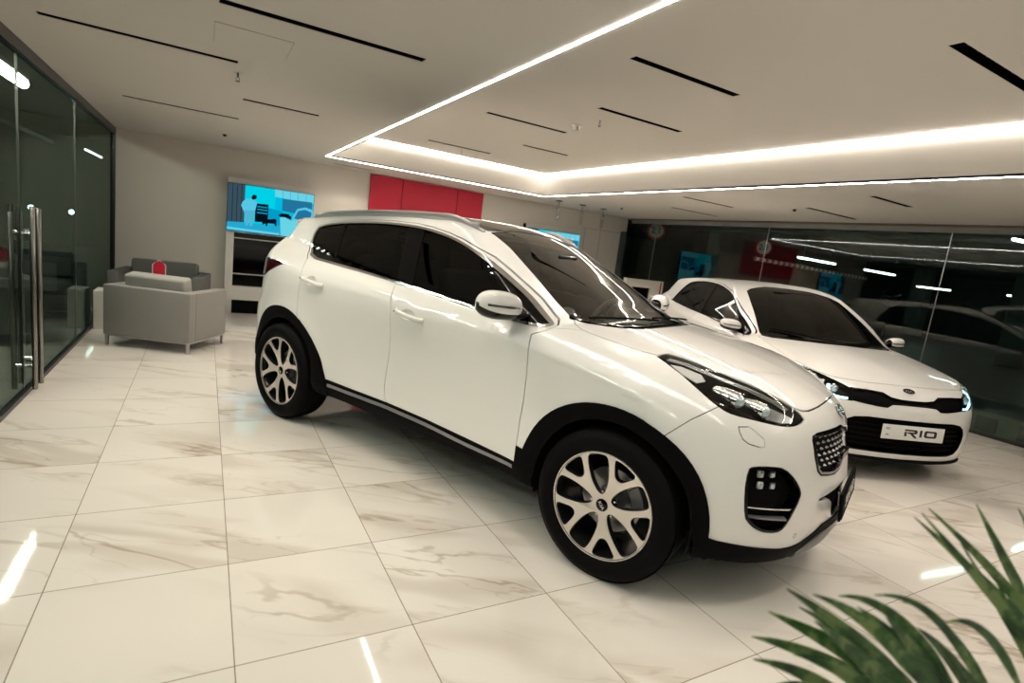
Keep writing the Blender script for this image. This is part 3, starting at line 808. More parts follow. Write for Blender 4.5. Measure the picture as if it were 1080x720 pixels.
def handle(cls,door,x,z,sg):
    n=grad(cls,np.array([snap(cls,x,z)]))[0];p=snap(cls,x,z)
    N=Vector((0,sg,0));
    pts=[];rs=[]
    for t in np.linspace(0,1,15):
        xx=x-.115+.23*t;zz=z+.014-.028*t
        q=snap(cls,xx,zz);o=.030*sstep(0,.16,t)*sstep(1,.84,t)+.004
        pts.append((q[0],(q[1]+o)*sg,q[2]));rs.append((.011,.0145) )
    MB().tube(pts,rs,14).build('door_handle',M['paint'],door,60)
    G=[]
    for i in range(9):
        r=i/8;row=[]
        for k in range(28):
            a=2*PI*k/28;xx=x-.02+.061*r*math.cos(a);zz=z+.033*r*math.sin(a)+.002
            q=snap(cls,xx,zz);row.append((q[0],(q[1]-.001-.026*(1-r**4))*sg,q[2]))
        G.append(row)
    MB().grid(G,False,True).build('handle_recess',M['paint'],door,80)
    q=snap(cls,x-.095,z+.012)
    MB().ball((q[0],(q[1]+.042)*sg,q[2]),.0045,2).build('handle_button',M['gloss_black'],door)
def mirror_(cls,parent,x,z,sg,sc=1.,dx=0.,out=1.):
    """door mirror: housing of blended rings"""
    e=bpy.data.objects.new('side_mirror',None);C.objects.link(e);e.parent=parent
    w=snap(cls,x,z-.03)[1]
    cx,cy,cz=x+.085+dx,w+.165*out,z-.015
    def ring(t,lo,hi,ex=0.):
        # t along y from inner to outer; superellipse in x,z
        ys=cy-.115*sc+.235*sc*t
        k=(1-(2*t-1)**2)**.5 if 0<t<1 else 0
        k=max(.02,(1-abs(2*t-1)**2.6))**.5
        out=[]
        for i in range(lo,hi+1):
            a=2*PI*i/32
            ca,sa=math.cos(a),math.sin(a)
            rx=.072*sc*k if ca>0 else .050*sc*k;rz=.068*sc*k if sa>0 else .062*sc*k
            px=rx*abs(ca)**.75*(1 if ca>0 else -1);pz=rz*abs(sa)**.85*(1 if sa>0 else -1)
            out.append((cx+px*(1+ex)-.045*sc*(t-.5),sg*ys,cz+pz*(1+ex)+.012*sc*t))
        return out
    ts=np.linspace(0.004,.996,25)
    MB().grid([ring(t,-2,20) for t in ts if t>.07]).build('mirror_housing',M['paint'],e,80)
    MB().grid([ring(t,19,31,-.02) for t in ts]).build('mirror_base_shell',M['gloss_black'],e,80)
    MB().grid([ring(t,-2,20) for t in np.linspace(.002,.085,6)]).build('mirror_inner_cap',M['gloss_black'],e,80)
    # indicator band
    G=[]
    for t in np.linspace(.22,.90,18):
        r=ring(t,-3,6,.02);G.append([Vector(r[2])+Vector((0,0,.001)),Vector(r[3])+Vector((0,0,-.004))])
    G=[]
    for t in np.linspace(.15,.93,20):
        k=max(.02,(1-abs(2*t-1)**2.6))**.5;row=[]
        for dz,ex in ((-.005,.0),(-.0045,.003),(.0045,.003),(.005,0)):
            ys=cy-.115*sc+.235*sc*t
            row.append((cx+(.072*k+ex)*sc-.045*sc*(t-.5),sg*ys,cz+(dz+.004)*sc+.012*sc*t))
        G.append(row)
    MB().grid(G).build('mirror_indicator',M['chrome'],e,40)
    # glass faces rearward
    MB().prism([(math.cos(a)*.098*sc,math.sin(a)*.055*sc) for a in np.linspace(0,2*PI,28,endpoint=False)],lambda u,v,h:Vector((cx-.050*sc+h,sg*(cy+u),cz+v+.004)),.003).build('mirror_glass',M['chrome'],e)
    # stalk
    MB().tube([(x+.02,sg*(w-.03),z-.045),(x+.03,sg*(w+.03),z-.050),(cx-.01,sg*(cy-.075*sc),cz-.045*sc),(cx-.01,sg*(cy-.02),cz-.045*sc)],[(.045,.018),(.042,.018),(.038,.017),(.02,.01)],16).build('mirror_stalk',M['gloss_black'],e,60)
    return e
def interior(cls,parent,x,zb,steer=1,sc=1.):
    """dashboard, wheel and seats seen through the glass"""
    W=.66*sc
    G=[]
    for y in np.linspace(-W,W,21):
        b=.03*math.exp(-((y-.36)/.2)**2)
        G.append([(x+.62,y,zb+.03),(x+.50,y,zb+.035+b*.4),(x+.36,y,zb+.03+b),(x+.27,y,zb-.01+b),(x+.25,y,zb-.12),(x+.33,y,zb-.35)])
    MB().grid(G).build('dashboard',M['interior'],parent,60)
    mb=MB();c=Vector((x+.10,.36*steer,zb-.035));n=Vector((-.9,0,.43)).normalized();u=Vector((0,1,0));v=n.cross(u)
    pts=[c+u*math.cos(a)*.185+v*math.sin(a)*.185 for a in np.linspace(0,2*PI,33)]
    mb.tube(pts,.015,10,False);mb.tube([c-u*.175,c,c+u*.175],(.014),8);mb.tube([c,c+v*.175*(-1)],.014,8);mb.ball(tuple(c),.055,2,(.6,1,1));mb.tube([c,c+Vector((.25,0,-.08))],.03,8)
    mb.build('steering_wheel',M['interior'],parent,50)
    for xs,ys in ((x-.30,.36),(x-.30,-.36),(x-1.15,.36),(x-1.15,-.36),(x-1.15,0)):
        s_=MB();s_.box((xs+.10,ys,zb-.42),(.50,.46,.16),None,.06,3);s_.box((xs-.20,ys,zb-.08),(.14,.46,.62),Matrix.Rotation(-.22,3,'Y'),.06,3)
        s_.box((xs-.28,ys,zb+.275),(.09,.25,.17),Matrix.Rotation(-.12,3,'Y'),.04,3);s_.tube([(xs-.26,ys-.05,zb+.15),(xs-.27,ys-.05,zb+.27)],.007,6);s_.tube([(xs-.26,ys+.05,zb+.15),(xs-.27,ys+.05,zb+.27)],.007,6)
        s_.build('seat',M['seat'],parent,60)
    mb=MB();G=[]
    MB().box((x-.02,0,zb+.36*1.0),(.025,.22,.06),None,.012).build('rear_view_mirror',M['gloss_black'],parent)
def build_hatch():
    cls=Hatch
    root_=empty('hatchback_car',(0,0,0),'smaller white hatchback car with a white number plate, parked by the right glass wall','car')
    B=Body(cls)
    S=(0,1,0);Z=(0,0,1);X=(1,0,0);HL=(.6,.65,.4)
    P3=lambda L,w=.8:[(a,w,b) for a,b in L]
    Y=lambda L:[(1.0,a,b) for a,b in L]
    B.region('rear_glass',[(-3.3,0,1.25),(-3.3,.48,1.24),(-3.3,.56,1.18),(-3.3,.60,1.02),(-3.3,0,1.0)][::-1],(-1,0,0),0,('rear_frame',.012))
    B.region('windscreen',[(-1.13,-.2,1.4),(-1.12,.25,1.4),(-1.04,.47,1.3),(-1.0,.525,1.3),(-.80,.57,1.2),(-.60,.61,1.1),(-.40,.655,1),(-.34,.66,1),(-.27,.60,1),(-.19,.41,1),(-.145,.2,1),(-.14,-.2,1)],Z,0,('windscreen_seal',.008))
    B.region('cowl',[(-.14,-.2,1),(-.145,.2,1),(-.19,.41,1),(-.27,.60,1),(-.34,.66,1),(-.32,.675,1),(-.24,.61,1),(-.155,.41,1),(-.11,.2,1),(-.105,-.2,1)],Z)
    B.region('hood',[(-.105,-.2,1),(-.11,.2,1),(-.155,.41,1),(-.24,.61,1),(-.33,.68,1),(-.30,.715,1),(.0,.735,1),(.25,.735,1),(.36,.715,1),(.45,.675,1),(.53,.61,1),(.575,.56,1),(.61,.45,1),(.635,.30,1),(.645,.0,1),(.645,-.2,1)],Z,.006)
    dlo=[(-2.37,1.045),(-2.31,1.17),(-2.21,1.29),(-2.05,1.325),(-1.70,1.345),(-1.36,1.328),(-1.06,1.268),(-.87,1.185),(-.65,1.07),(-.45,.955),(-.38,.912),(-.42,.905),(-.70,.935),(-1.21,.975),(-1.83,1.005)]
    dfr=[(-.47,.93),(-.45,.75),(-.46,.45),(-.52,.25),(-.60,.22),(-1.46,.22),(-1.50,.40),(-1.48,.70),(-1.50,.95),(-1.59,1.356),(-1.36,1.342),(-1.06,1.282),(-.86,1.198),(-.64,1.082),(-.44,.967),(-.362,.915),(-.40,.895)]
    drr=[(-1.46,.22),(-1.50,.40),(-1.48,.70),(-1.50,.95),(-1.59,1.356),(-1.70,1.359),(-2.05,1.340),(-2.22,1.303),(-2.325,1.17),(-2.385,1.04),(-2.33,.98),(-2.33,.75),(-2.25,.62),(-2.18,.45),(-2.10,.22)]
    B.region('rear_door',P3(drr),S,.0055);B.region('front_door',P3(dfr),S,.0055)
    B.region('window',P3(dlo,.7),S,0,('window_seal',.008),smooth=2,sharp=50)
    B.region('pillar_trim',P3([(-1.62,1.40),(-1.50,.92),(-1.40,.92),(-1.49,1.40)],.7),S,over=['window'])
    B.region('pillar_trim',P3([(-.80,.85),(-.38,.85),(-.30,.95),(-.62,1.10),(-.66,1.0)],.7),S,over=['window'])
    for fx,fz in ((-1.33,.83),(-2.17,.86)): B.region('handle_hole',P3(handle_oval(fx,fz)),S)
    for ax in (0,-cls.wb):
        q=[(ax-.33,.02),(ax-.33,.29)]+[(ax-.345*math.cos(t),.315+.345*math.sin(t)) for t in np.linspace(.0,PI,26)]+[(ax+.33,.29),(ax+.33,.02)]
        B.region('hole',P3(q),S,0,nmin=-.2)
    B.region('upper_grille',Y([(-.2,.665),(.10,.668),(.18,.678),(.235,.705),(.36,.712),(.478,.712),(.485,.66),(.478,.622),(.30,.605),(.225,.604),(.185,.628),(.10,.632),(-.2,.632)]),X,0,('upper_grille_frame',.006),nmin=.1)
    B.region('headlight_lens',[(.70,.478,.712),(.60,.57,.75),(.49,.66,.785),(.40,.725,.805),(.33,.765,.815),(.38,.79,.775),(.50,.74,.70),(.60,.66,.64),(.68,.57,.618),(.73,.478,.622)],HL,.004,smooth=2)
    li=[(-.2,.525),(.36,.522),(.45,.508),(.50,.48),(.53,.43),(.535,.37),(.52,.31),(.48,.265),(.42,.248),(-.2,.248)]
    B.region('lower_grille',Y(li),X,0,('lower_grille_frame',.008),smooth=0,nmin=.1)
    B.region('fog_light',Y([(.60,.345),(.655,.33),(.66,.27),(.61,.255)]),X,.003,nmin=.1)
    B.region('rear_lamp',[(-3.3,.5,.98),(-3.0,.75,.99),(-2.72,.8,1.0),(-2.70,.8,.96),(-2.85,.8,.86),(-3.3,.5,.84)],(-.4,.9,.1),.004,nmin=-.2)
    B.finish()
    inner=['body_shell','hood','front_door','rear_door','gap','cladding','cowl','pillar_trim','window_seal','rear_frame','windscreen_seal']
    put_mid(B,'body_shell','body_shell',M['paint'],root_,0,.015);put_mid(B,'dark_gap_shell',inner,M['void'],root_,-.016,0)  # includes the black inset shell added to darken the panel gaps
    put_mid(B,'hood','hood',M['paint'],root_,0,.018)
    fd=put_side(B,'front_door','front_door',M['paint'],root_,0,.018);rd=put_side(B,'rear_door','rear_door',M['paint'],root_,0,.018)
    put_mid(B,'windscreen','windscreen',M['tint'],root_,-.004,0);put_mid(B,'windscreen_seal','windscreen_seal',M['gloss_black'],root_,-.002,.01)
    put_mid(B,'cowl_panel','cowl',M['black_plastic'],root_,-.010,.02)
    put_mid(B,'rear_window','rear_glass',M['tint'],root_,-.004,0);put_mid(B,'rear_window_frame','rear_frame',M['gloss_black'],root_,0,.01)
    put_side(B,'side_window','window',M['tint'],root_,-.005,0);put_side(B,'window_seal','window_seal',M['black_plastic'],root_,.002,.012);put_side(B,'window_pillar','pillar_trim',M['gloss_black'],root_,-.002,.01)
    put_side(B,'tail_light','rear_lamp',M['red_lens'],root_,.004,.02)
    L=[]
    for w_ in np.linspace(-.66,.66,31):
        q=snapf(cls,abs(w_),.205);L.append((q[0]-.004,w_,.190))
    MB().tube(L,(.016),8).build('front_lip',M['black_plastic'],root_)
    ug=put_mid(B,'upper_grille','upper_grille',M['black_plastic'],root_,-.012,-.012);put_mid(B,'upper_grille_frame','upper_grille_frame',M['gloss_black'],root_,.004,.015)
    lg=put_mid(B,'lower_grille','lower_grille',M['void'],root_,-.05,-.05);put_mid(B,'lower_grille_frame','lower_grille_frame',M['gloss_black'],root_,.002,.05)
    for z in (.295,.335,.375,.415,.455,.49):
        w1=.47 if z<.3 else .51
        L=[(snapf(cls,abs(w),z)[0]-.028,w,z) for w in np.linspace(-w1,w1,25)]
        MB().tube(L,(.010,.006) if False else .007,6).build('grille_slat',M['black_plastic'],lg)
    put_side(B,'fog_light','fog_light',M['reflector'],root_,-.004,.01)
    hls=put_side(B,'headlight','headlight_lens',M['lens'],root_,.001,0);Hh=B.part('headlight_lens',-.05,-.048)
    for o,sg in zip(hls,(-1,1)):
        link('lamp_housing',mesh_of('lamp_housing',*mir(*Hh,sg),M['gloss_black']),o)
        for (x,w,z,r) in ((.46,.69,.748,.030),(.60,.57,.685,.034)):
            q=snap(cls,x,None,w) if False else snapf(cls,w,z);c=Vector((q[0]-.045,q[1]*sg,z))
            ax=Vector((.95,.15*sg,0)).normalized()
            MB().tube([c-ax*.03,c,c+ax*.018,c+ax*.026],[r*.7,r*.95,r,r*.9],20).build('lamp_projector',M['reflector'],o,25)
            MB().ball(c+ax*.012,r*.8,3).build('projector_lens',M['projector'],o,80)
        L=[]
        for x_,w,z in ((0,.50,.632),(0,.57,.630),(0,.64,.655),(0,.70,.70),(0,.735,.745)):
            q=snapf(cls,w,z);n=grad(cls,np.array([q]))[0];L.append((q[0]-n[0]*.014,(q[1]-n[1]*.014)*sg,q[2]-n[2]*.014))
        MB().tube(L,.009,8).build('light_guide',M['bluetint'],o)
        for k_,(w,z) in enumerate(((.60,.70),(.655,.725),(.70,.755),(.735,.785),(.66,.665),(.705,.71))):
            q=snapf(cls,w,z);n=grad(cls,np.array([q]))[0];n_=Vector((n[0],n[1]*sg,n[2]));c_=Vector((q[0],q[1]*sg,q[2]))-n_*.020
            x_=n_.cross(Vector((0,0,1))).normalized();y_=n_.cross(x_)
            MB().box((0,0,0),(.055,.042,.008),None,.003).build('lamp_facet',M['bluetint' if k_%2==0 else 'reflector'],o).matrix_local=Matrix.Translation(c_)@Matrix((x_,y_,n_)).transposed().to_4x4()
    e=bpy.data.objects.new('hood_badge',None);C.objects.link(e);e.parent=root_
    p=snapf(cls,0,.725);n=grad(cls,np.array([p]))[0];n[1]=0;n/=np.linalg.norm(n);frame(e,p+n*.002,(0,1,0),tuple(np.cross(n,(0,1,0))),tuple(n));badge(e,.050,.026)
    pl=MB().box((0,0,0),(.52,.112,.006),None,.002).build('license_plate',M['plate'],root_);frame(pl,(cls.Xc(.43)+.008,0,.432),(0,1,0),(-.05,0,.9987),(.9987,0,.05))
    # the lettering: R I O in wide bold strokes
    mb=MB();f=lambda u,v,h:Vector((u*1.3-.008,v*1.12+.002,.003+h))
    def poly(P): mb.prism(P,f,.0012)
    x0=-.085;h=.024;t=.012
    poly([(x0,-h),(x0,h*.30),(x0+t*1.2,h*.30),(x0+t*1.2,-h)])
    poly([(x0,h),(x0+.072,h),(x0+.082,h*.75),(x0+.082,h*.05),(x0+.072,-h*.2),(x0+.056,-h*.2),(x0+.086,-h*1.35),(x0+.066,-h*1.35),(x0+.036,-h*.22),(x0+.020,-h*.22),(x0+.020,h*.22),(x0+.062,h*.22),(x0+.062,h*.52),(x0,h*.52)])
    poly([(x0+.098,-h),(x0+.098,h),(x0+.113,h),(x0+.113,-h)])
    O1=[(x0+.128,-h*.7),(x0+.128,h*.7),(x0+.138,h),(x0+.198,h),(x0+.208,h*.7),(x0+.208,-h*.7),(x0+.198,-h),(x0+.138,-h)]
    O2=[(x0+.144,-h*.42),(x0+.144,h*.42),(x0+.148,h*.5),(x0+.188,h*.5),(x0+.192,h*.42),(x0+.192,-h*.42),(x0+.188,-h*.5),(x0+.148,-h*.5)]
    mb.prism(O1,f,.0012,[O2]);mb.build('plate_text',M['ink'],pl,0).location=(.045,0,0)
    for s_,z_,k in (('AD',.025,.026),('KIA',-.022,.018)):
        me=text_mesh(s_,k,.0006,.0004);t_=link('plate_small_text',me,pl,M['ink_blue']);t_.location=(-.215,z_,.0036)
    for ax,ph in ((0,.3),(-cls.wb,1.)):
        for sg in (-1,1): wheel(root_,(ax,.765*sg,.31),sg,ph,.31,.215,.205)
        for sg in (-1,1):
            mb=MB();G=[[(ax+r*math.cos(t),sg*y,.315+r*math.sin(t)) for r,y in ((.352,.83),(.352,.58),(.05,.56))] for t in np.linspace(-.25,PI+.25,24)]
            mb.grid(G);mb.build('wheel_liner',M['void'],root_,40)
    mb=MB()
    for x0,x1,w in ((-2.2,-.38,.76),(-3.0,-2.2,.54),(-.38,.55,.52)): mb.box(((x0+x1)/2,0,.26),(x1-x0,2*w,.12),None,.02)
    mb.build('underbody',M['void'],root_)
    for fx,fz,dr in ((-1.33,.83,fd),(-2.17,.86,rd)):
        for o,sg in zip(dr,(-1,1)): handle(cls,o,fx,fz,sg)
    for sg in(-1,1): mirror_(cls,root_,-.62,.985,sg,.85,0.,.60)
    L=[]
    for k in range(9):
        t=k/8;x=-.16-.22*t;y=-.02-.54*t;p=snap(cls,x-.02,None,abs(y));L.append((x-.02,y,p[2]+.012))
    MB().tube(L,.006,8).build('wiper_arm',M['black_plastic'],root_)
    interior(cls,root_,-.85,.885,1,.88)
    return root_
LA=[((-1.265, -1.853, 0.803), (-1.385, -1.806, 0.933), (-1.52, -1.775, 0.98), 0.0153), ((-1.184, -1.883, 0.793), (-1.291, -1.847, 0.907), (-1.401, -1.828, 0.941), 0.0172), ((-1.243, -1.822, 0.75), (-1.379, -1.763, 0.892), (-1.55, -1.741, 0.963), 0.0226), ((-1.366, -1.828, 0.797), (-1.494, -1.779, 0.915), (-1.611, -1.735, 0.975), 0.0253), ((-1.367, -1.797, 0.779), (-1.495, -1.75, 0.883), (-1.652, -1.718, 0.982), 0.0292), ((-1.297, -1.743, 0.73), (-1.432, -1.697, 0.811), (-1.582, -1.657, 0.885), 0.0321), ((-1.333, -1.746, 0.724), (-1.479, -1.694, 0.799), (-1.622, -1.662, 0.852), 0.0281), ((-1.402, -1.736, 0.71), (-1.516, -1.704, 0.781), (-1.657, -1.694, 0.845), 0.0242), ((-1.285, -1.802, 0.718), (-1.419, -1.751, 0.83), (-1.556, -1.69, 0.91), 0.0274), ((-1.272, -1.823, 0.732), (-1.378, -1.787, 0.847), (-1.494, -1.745, 0.934), 0.0302), ((-1.221, -1.836, 0.707), (-1.336, -1.795, 0.823), (-1.478, -1.78, 0.937), 0.0324), ((-1.402, -1.72, 0.705), (-1.501, -1.701, 0.752), (-1.596, -1.694, 0.777), 0.018), ((-1.36, -1.8, 0.752), (-1.468, -1.767, 0.84), (-1.621, -1.751, 0.944), 0.0324), ((-1.154, -1.851, 0.687), (-1.258, -1.815, 0.807), (-1.38, -1.788, 0.898), 0.0283), ((-1.151, -1.874, 0.687), (-1.247, -1.846, 0.786), (-1.327, -1.819, 0.857), 0.0245), ((-1.171, -1.852, 0.743), (-1.296, -1.801, 0.88), (-1.393, -1.764, 0.933), 0.0147), ((-1.375, -1.785, 0.715), (-1.483, -1.752, 0.81), (-1.592, -1.718, 0.854), 0.0297)]
LB=[((-1.044, -1.85, 0.841), (-1.19, -1.792, 0.952), (-1.324, -1.723, 1.055), 0.0206), ((-0.975, -1.831, 0.83), (-1.11, -1.778, 0.947), (-1.301, -1.731, 1.073), 0.0216), ((-1.085, -1.872, 0.83), (-1.228, -1.813, 0.955), (-1.405, -1.763, 1.094), 0.0214), ((-0.978, -1.812, 0.859), (-1.073, -1.784, 0.963), (-1.19, -1.758, 1.079), 0.0237), ((-1.008, -1.841, 0.866), (-1.072, -1.827, 0.989), (-1.186, -1.813, 1.098), 0.021), ((-1.024, -1.871, 0.75), (-1.141, -1.824, 0.886), (-1.286, -1.778, 1.038), 0.0155), ((-1.034, -1.857, 0.903), (-1.104, -1.848, 0.988), (-1.19, -1.835, 1.068), 0.0203), ((-0.994, -1.884, 0.711), (-1.09, -1.852, 0.835), (-1.179, -1.808, 0.959), 0.0192)]
# ------------------------------------------------------------------ room materials
def floor_mat():
    m=bpy.data.materials.new('polished_marble_tile');m.use_nodes=True;nt=m.node_tree;b=nt.nodes['Principled BSDF'];N=nt.nodes.new;Lk=nt.links.new
    g=N('ShaderNodeNewGeometry');sub=N('ShaderNodeVectorMath');sub.operation='SUBTRACT';sub.inputs[1].default_value=(.094,.184,0);Lk(g.outputs['Position'],sub.inputs[0])
    dv=N('ShaderNodeVectorMath');dv.operation='SCALE';dv.inputs['Scale'].default_value=1/.6;Lk(sub.outputs[0],dv.inputs[0])
    fl=N('ShaderNodeVectorMath');fl.operation='FLOOR';Lk(dv.outputs[0],fl.inputs[0])
    fr=N('ShaderNodeVectorMath');fr.operation='FRACTION';Lk(dv.outputs[0],fr.inputs[0])
    sp=N('ShaderNodeSeparateXYZ');Lk(fr.outputs[0],sp.inputs[0])
    def math_(op,a,bv=None,c=None):
        n=N('ShaderNodeMath');n.operation=op
        for i,v in enumerate((a,bv,c)):
            if v is None: continue
            if isinstance(v,(int,float)): n.inputs[i].default_value=v
            else: Lk(v,n.inputs[i])
        return n.outputs[0]
    ex=math_('MINIMUM',sp.outputs[0],math_('SUBTRACT',1.,sp.outputs[0]));ey=math_('MINIMUM',sp.outputs[1],math_('SUBTRACT',1.,sp.outputs[1]))
    e=math_('MINIMUM',ex,ey);grout=math_('LESS_THAN',e,.0030)
    wn=N('ShaderNodeTexWhiteNoise');wn.noise_dimensions='3D';Lk(fl.outputs[0],wn.inputs['Vector'])
    off=N('ShaderNodeVectorMath');off.operation='SCALE';off.inputs['Scale'].default_value=25;Lk(wn.outputs['Color'],off.inputs[0])
    # rotate veins: stretch along one diagonal
    rt=N('ShaderNodeMapping');rt.vector_type='POINT';rt.inputs['Rotation'].default_value=(0,0,math.radians(32));Lk(sub.outputs[0],rt.inputs['Vector'])
    st=N('ShaderNodeVectorMath');st.operation='MULTIPLY';st.inputs[1].default_value=(.55,1.9,1);Lk(rt.outputs[0],st.inputs[0])
    ad=N('ShaderNodeVectorMath');ad.operation='ADD';Lk(st.outputs[0],ad.inputs[0]);Lk(off.outputs[0],ad.inputs[1])
    def vein(scale,width,detail,dist):
        n=N('ShaderNodeTexNoise');n.inputs['Scale'].default_value=scale;n.inputs['Detail'].default_value=detail;n.inputs['Roughness'].default_value=.52;n.inputs['Distortion'].default_value=dist;Lk(ad.outputs[0],n.inputs['Vector'])
        a=math_('ABSOLUTE',math_('SUBTRACT',n.outputs['Fac'],.5));mr=N('ShaderNodeMapRange');mr.interpolation_type='SMOOTHERSTEP';mr.inputs['From Min'].default_value=0;mr.inputs['From Max'].default_value=width;mr.inputs['To Min'].default_value=1;mr.inputs['To Max'].default_value=0;Lk(a,mr.inputs[0]);return mr.outputs[0]
    v1=vein(1.0,.018,5,.35);v2=vein(1.7,.012,4,.5);v3=vein(.8,.085,3,.3)
    msk=N('ShaderNodeTexNoise');msk.inputs['Scale'].default_value=1.3;Lk(ad.outputs[0],msk.inputs['Vector'])
    mk=N('ShaderNodeMapRange');mk.inputs['From Min'].default_value=.44;mk.inputs['From Max'].default_value=.60;Lk(msk.outputs['Fac'],mk.inputs[0])
    t=math_('ADD',math_('MULTIPLY',v1,.55),math_('MULTIPLY',v3,.40));t=math_('MULTIPLY',t,mk.outputs[0]);t=math_('ADD',t,math_('MULTIPLY',v2,math_('MULTIPLY',mk.outputs[0],.25)));t=math_('MINIMUM',t,1.)
    cl=N('ShaderNodeTexNoise');cl.inputs['Scale'].default_value=.8;cl.inputs['Detail'].default_value=3;Lk(ad.outputs[0],cl.inputs['Vector'])
    base=N('ShaderNodeMix');base.data_type='RGBA';base.inputs[6].default_value=(.70,.665,.61,1);base.inputs[7].default_value=(.78,.745,.69,1);Lk(cl.outputs['Fac'],base.inputs[0])
    mx=N('ShaderNodeMix');mx.data_type='RGBA';Lk(t,mx.inputs[0]);Lk(base.outputs[2],mx.inputs[6]);mx.inputs[7].default_value=(.42,.355,.28,1)
    m2=N('ShaderNodeMix');m2.data_type='RGBA';Lk(grout,m2.inputs[0]);Lk(mx.outputs[2],m2.inputs[6]);m2.inputs[7].default_value=(.17,.13,.09,1)
    Lk(m2.outputs[2],b.inputs['Base Color'])
    rg=math_('ADD',.055,math_('MULTIPLY',grout,.5));Lk(rg,b.inputs['Roughness']);b.inputs['Specular IOR Level'].default_value=.5
    bp=N('ShaderNodeBump');bp.inputs['Strength'].default_value=.5;bp.inputs['Distance'].default_value=.001;bp.invert=True;Lk(grout,bp.inputs['Height']);Lk(bp.outputs[0],b.inputs['Normal'])
    return m
def emis(name,col,st):
    m=bpy.data.materials.new(name);m.use_nodes=True;nt=m.node_tree;nt.nodes.clear();o=nt.nodes.new('ShaderNodeOutputMaterial');e=nt.nodes.new('ShaderNodeEmission');e.inputs[0].default_value=(*col,1);e.inputs[1].default_value=st;nt.links.new(e.outputs[0],o.inputs[0]);return m
M['floor']=floor_mat()
M['ceil']=noisy(mat('ceiling_paint',(.66,.63,.58),.85),2,.02)
M['wall']=noisy(mat('wall_paint',(.66,.62,.56),.8),2.5,.02)
M['wallw']=noisy(mat('white_panel',(.70,.67,.62),.55),3,.02)
M['led']=emis('led_line',(1,.95,.89),40);M['cove']=emis('cove_led',(1,.92,.82),34)
M['spot']=emis('spot_lamp',(1,.9,.78),5)
M['tube']=emis('fluorescent_tube',(.82,1,.92),22);M['tube2']=emis('green_tube',(.72,1,.83),26);M['tubeL']=emis('corridor_tube',(1,.97,.88),72);M['blue']=emis('cold_lamp',(.35,.9,1),30)
M['red']=noisy(mat('red_panel',(.48,.006,.03),.5),5,.05)
M['concd']=noisy(mat('shaded_concrete',(.007,.009,.008),.8),3,.3);M['conc']=noisy(mat('dark_concrete',(.13,.145,.135),.8),3,.35);M['concf']=noisy(mat('garage_floor',(.05,.055,.052),.5),2,.3);M['concl']=noisy(mat('pale_concrete',(.26,.28,.26),.8),3,.2)  # concd: concrete copy for the left corridor, its dimness put into the colour
M['pane']=glass('wall_glass',(.77,.82,.79),.5,0,.03);M['pane'].node_tree.nodes['Glossy BSDF'].inputs['Color'].default_value=(.40,.50,.45,1);M['pane_clear']=glass('garage_side_glass',(.74,.80,.76),.82,0,.04)
M['hatchline']=mat('hatch_joint',(.42,.40,.36),.9);M['frame']=mat('anodised_frame',(.05,.05,.052),.35,.6)
M['steelh']=noisy(mat('brushed_steel',(.24,.225,.21),.28,1),150,.1)
M['grey_fabric']=noisy(mat('grey_upholstery',(.27,.262,.245),.75),250,.12,.15);M['grey_fabric3']=noisy(mat('grey_upholstery_dark',(.13,.128,.12),.75),250,.12,.15);M['grey_fabric2']=noisy(mat('grey_upholstery_light',(.36,.35,.325),.75),250,.1,.15)
